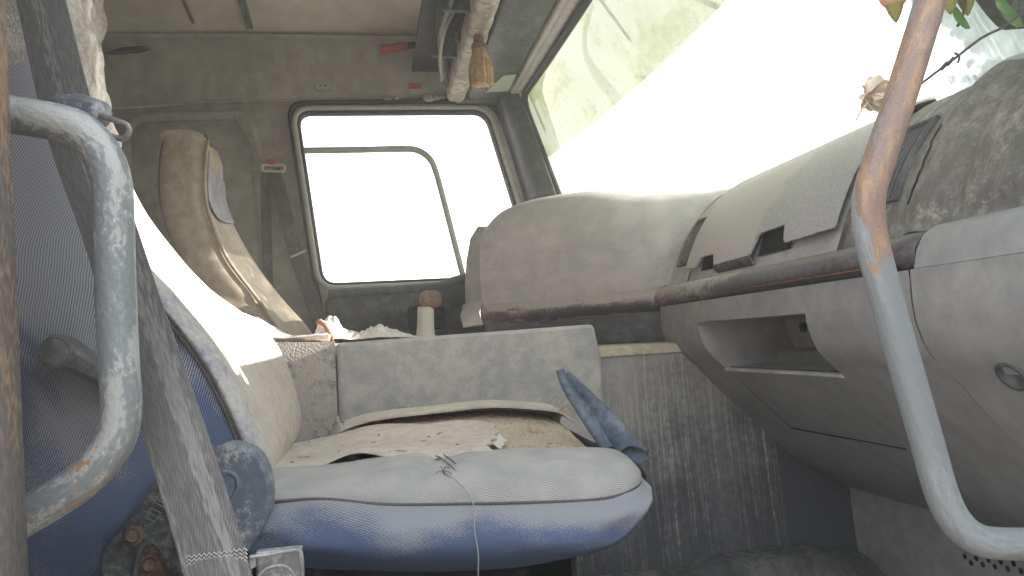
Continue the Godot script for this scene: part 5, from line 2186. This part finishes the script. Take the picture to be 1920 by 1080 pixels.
	plate(st, rrect(0.10, 0.027, 0.004, 3), mo - mx * 0.035, mx, my, 0.012, 0.003)
	part("red_half", st, M.red, t)
	st = mb()
	plate(st, rrect(0.07, 0.024, 0.004, 3), mo + mx * 0.052, mx, my, 0.011, 0.003)
	part("black_half", st, M.black, t)
	# wall socket, warning tag, strip on the roof
	t = thing("socket_plate", "small white two-hole plate on the wall above the window", "socket plate", Vector3(-0.128, 2.715, -2.888))
	st = mb()
	plate(st, rrect(0.058, 0.030, 0.004, 3), Vector3(-0.128, 2.732, -2.886), Vector3.RIGHT, Vector3(0, 0.98, 0.18).normalized(), 0.010, 0.002)
	var so := part("plate", st, M.socket, t)
	for x in [-0.137, -0.119]:
		st = mb()
		lathe(st, Vector3(x, 2.734, -2.8756), Vector3(0, 0, 1), [[0.004, -0.001], [0.0038, 0.0006], [0.003, 0.0004], [0.0, 0.0002]], 10)
		part("hole", st, M.hole, so)
	t = thing("warning_tag", "tiny red and white tag above the driver's window", "tag", Vector3(0.21, 2.70, -2.89))
	st = mb()
	plate(st, rrect(0.046, 0.020, 0.001, 1), Vector3(0.211, 2.733, -2.880), Vector3.RIGHT, Vector3(0, 0.99, 0.15).normalized(), 0.004)
	part("red_band", st, M.red, t)
	st = mb()
	plate(st, rrect(0.046, 0.022, 0.001, 1), Vector3(0.211, 2.7115, -2.883), Vector3.RIGHT, Vector3(0, 0.99, 0.15).normalized(), 0.004)
	part("white_band", st, M.socket, t)
	t = thing("roof_rail", "slim metal strip running across the roof lining", "rail", Vector3(-0.37, 2.93, -2.6))
	st = mb()
	rows = []
	for z in [-2.735, -2.6, -2.4, -2.1, -1.7, -1.2, -0.8]:
		var y := along([-2.735, -2.6, -2.4, -1.7, -0.8], [2.893, 2.912, 2.928, 2.944, 2.92], z)
		rows.append([Vector3(-0.372, y + 0.006, z), Vector3(-0.372, y - 0.006, z), Vector3(-0.366, y - 0.008, z), Vector3(-0.361, y - 0.002, z), Vector3(-0.356, y - 0.008, z), Vector3(-0.350, y - 0.006, z), Vector3(-0.350, y + 0.006, z)])
	surf(st, rows, false)
	part("channel", st, M.steel, t)
	t = thing("roof_seam", "brownish stitched seam in the beige roof lining", "seam", Vector3(-0.545, 2.93, -2.6))
	st = mb()
	var sp := []
	for z in [-2.72, -2.6, -2.4, -2.1, -1.7, -1.2, -0.8]:
		sp.append(Vector3(-0.545, along([-2.735, -2.6, -2.4, -1.7, -0.8], [2.899, 2.917, 2.933, 2.950, 2.926], z), z))
	tube(st, spline(sp, 3), 0.006, 8)
	part("welt", st, M.seam, t)
	t = thing("roof_clip", "dark torn clip at the edge of the roof lining", "clip", Vector3(-0.78, 2.85, -2.86))
	st = mb()
	tube(st, spline([Vector3(-0.90, 2.803, -2.765), Vector3(-0.83, 2.806, -2.76), Vector3(-0.78, 2.812, -2.755), Vector3(-0.74, 2.816, -2.755), Vector3(-0.695, 2.822, -2.757)], 5), [0.004, 0.004, 0.004, 0.004, 0.004, 0.006, 0.007, 0.009, 0.009, 0.010, 0.012, 0.011, 0.012, 0.010, 0.011, 0.012, 0.012, 0.011, 0.009, 0.007, 0.004], 8)
	part("torn_strip", st, M.black, t)
	# sealant lumps over the driver's window
	t = thing("sealant_lumps", "cracked beige sealant lumps along the top of the driver's window", "sealant", Vector3(0.3, 2.68, -2.88))
	for q in [[0.105, 0.014], [0.14, 0.010], [0.26, 0.020], [0.285, 0.016], [0.31, 0.010], [0.385, 0.016]]:
		st = mb()
		rows = []
		for i in 9:
			var a := PI * i / 8.0
			var r := []
			for j in 12:
				var b := TAU * j / 12.0
				var dir := Vector3(sin(a) * cos(b), cos(a), sin(a) * sin(b))
				r.append(Vector3(q[0], 2.682, -2.872) + dir * Vector3(1.3, 0.9, 0.5) * q[1] * (1.0 + 0.4 * fn.get_noise_3dv(dir * 2.0 + Vector3(q[0] * 99, 0, 0))))
			rows.append(r)
		surf(st, rows, true, true)
		part("lump", st, M.rail, t)
	build_flowers(rng)

func petal_sheet(st: SurfaceTool, o: Vector3, out: Vector3, up: Vector3, ln: float, wd: float, cup: float):
	var sd := out.cross(up).normalized()
	var rows := []
	for i in 7:
		var s := i / 6.0
		var w := wd * sin(PI * (0.12 + 0.72 * s)) * 0.5
		var r := []
		for j in 5:
			var u := j / 2.0 - 1.0
			r.append(o + out * ln * s * (1.0 - 0.25 * s * cup) + up * (cup * ln * s * s * 0.8 + 0.25 * wd * u * u * cup) + sd * u * w)
		rows.append(r)
	shell(st, rows, 0.0008, false)

func build_flowers(rng: RandomNumberGenerator):
	# wire from the rail to the pillar
	var t := thing("bent_wire", "thin dark twisted wire running from the rusty rail to the pillar", "wire", Vector3(0.56, 1.98, -0.67))
	var st := mb()
	tube(st, spline(v3([[0.515, 1.976, -0.640], [0.540, 1.977, -0.655], [0.560, 1.984], [0.583, 1.999], [0.604, 2.012], [0.638, 2.034], [0.665, 2.046], [0.689, 2.061], [0.73, 2.085]], -0.68), 6), 0.0014, 6)
	tube(st, spline(v3([[0.586, 2.000], [0.592, 2.006, -0.677], [0.598, 2.007, -0.683], [0.603, 2.013]], -0.68), 4), 0.0022, 6)
	tube(st, spline(v3([[0.602, 2.017, -0.678], [0.606, 2.013, -0.676], [0.605, 2.006, -0.678]], -0.68), 4), 0.0012, 6)
	part("strand", st, M.wire, t)
	# white rose
	t = thing("white_rose", "faded white artificial rose tied to the rusty rail", "flower", Vector3(0.515, 1.97, -0.67))
	var c := Vector3(0.517, 1.975, -0.675)
	for k in 7:
		st = mb()
		var a := TAU * k / 7.0 + 0.3
		var out := Vector3(-0.78, -0.16, 0.2) + Vector3(0.05, cos(a), sin(a)) * (0.34 + 0.12 * (k % 2))
		var up := -Vector3(0.1, cos(a), sin(a)).normalized()
		petal_sheet(st, c, out.normalized(), up, rng.randf_range(0.026, 0.034), 0.036, 0.5)
		part("petal", st, M.petal, t)
	st = mb()
	petal_sheet(st, c + Vector3(-0.012, -0.004, 0), Vector3(-0.85, -0.5, 0.1).normalized(), Vector3(0.4, -0.8, 0.2), 0.040, 0.008, 0.3)
	part("torn_petal", st, M.petal, t)
	st = mb()
	petal_sheet(st, c, Vector3(0.3, 0.9, 0.2).normalized(), Vector3(0.8, -0.2, 0.3).normalized(), 0.016, 0.016, 0.4)
	part("sepal", st, M.sepal, t)
	# bunch at the top: two blooms, leaves, stalks
	for q in [[0.622, 2.092, -0.70, "orange", "orange artificial bloom hanging at the top edge right of the rail", 0.026], [0.652, 2.094, -0.71, "brown", "brownish artificial bloom beside the orange one at the top edge", 0.022], [0.556, 2.079, -0.70, "pink", "pale pink artificial bloom peeking from behind the rusty rail", 0.018]]:
		t = thing("artificial_flower", q[4], "flower", Vector3(q[0], q[1], q[2]))
		for k in 10:
			st = mb()
			var a := TAU * k / 10.0
			var rad := Vector3(cos(a), 0.0, sin(a))
			petal_sheet(st, Vector3(q[0], q[1] - q[5] * 0.45, q[2]), (rad + Vector3(0, 0.45, 0)).normalized(), Vector3.UP, q[5] * 1.1, q[5] * 1.0, 0.75)
			part("petal", st, {"orange": M.petal_orange, "brown": M.petal_brown, "pink": M.petal_pink}[q[3]], t)
		st = mb()
		lathe(st, Vector3(q[0], q[1] - q[5] * 0.35, q[2]), Vector3.DOWN, [[0.010, -0.006], [0.007, 0.004], [0.003, 0.012], [0.0, 0.016]], 10)
		part("calyx", st, M.sepal, t)
	for q in [[0.627, 2.076, -0.70, 0.15, -1.0, 0.030, 0.016, "small drooping green leaf under the orange bloom"], [0.683, 2.088, -0.70, 0.1, -1.0, 0.026, 0.022, "round green leaf at the top right, left of its pair"], [0.694, 2.082, -0.705, 0.15, -1.0, 0.032, 0.026, "larger round green leaf at the top right above the wire"]]:
		t = thing("artificial_leaf", q[7], "leaf", Vector3(q[0], q[1], q[2]))
		st = mb()
		petal_sheet(st, Vector3(q[0], q[1], q[2]), Vector3(q[3], q[4], 0.1).normalized(), Vector3(0.2, 0.1, 1).normalized(), q[5], q[6], 0.25)
		part("blade", st, M.leaf, t)
		st = mb()
		tube(st, [Vector3(q[0], q[1], q[2]), Vector3(q[0] + 0.002, q[1] + 0.02, q[2])], 0.001, 5)
		part("stalk", st, M.wire, t)
	t = thing("dry_stalk", "short dark stalk hanging between the blooms", "stalk", Vector3(0.64, 2.06, -0.70))
	st = mb()
	tube(st, spline(v3([[0.643, 2.095], [0.640, 2.075], [0.634, 2.062], [0.629, 2.055]], -0.70), 4), 0.0016, 6)
	part("stem", st, M.wire, t)
	t = thing("flower_vine", "thin dark vine stem holding the blooms and leaves at the top edge", "vine", Vector3(0.62, 2.10, -0.70))
	st = mb()
	tube(st, spline(v3([[0.530, 2.085, -0.640], [0.556, 2.088], [0.60, 2.098], [0.643, 2.100], [0.690, 2.106], [0.73, 2.115, -0.71]], -0.70), 5), 0.0016, 6)
	part("stem", st, M.wire, t)
	t = thing("pillar_bracket", "dark grey bracket end at the top right corner", "bracket", Vector3(0.72, 2.08, -0.72))
	st = mb()
	plate(st, round_corners(v2([[0.678, 2.112], [0.700, 2.082], [0.716, 2.066], [0.76, 2.07], [0.78, 2.16], [0.69, 2.16]]), 0.008, 3), Vector3(0, 0, -0.735), Vector3.RIGHT, Vector3.UP, 0.02, 0.005)
	tube(st, [Vector3(0.755, 2.12, -0.725), Vector3(0.762, 2.125, -0.66), Vector3(0.765, 2.13, -0.60)], 0.014, 10)
	part("bracket_end", st, M.pillar, t)
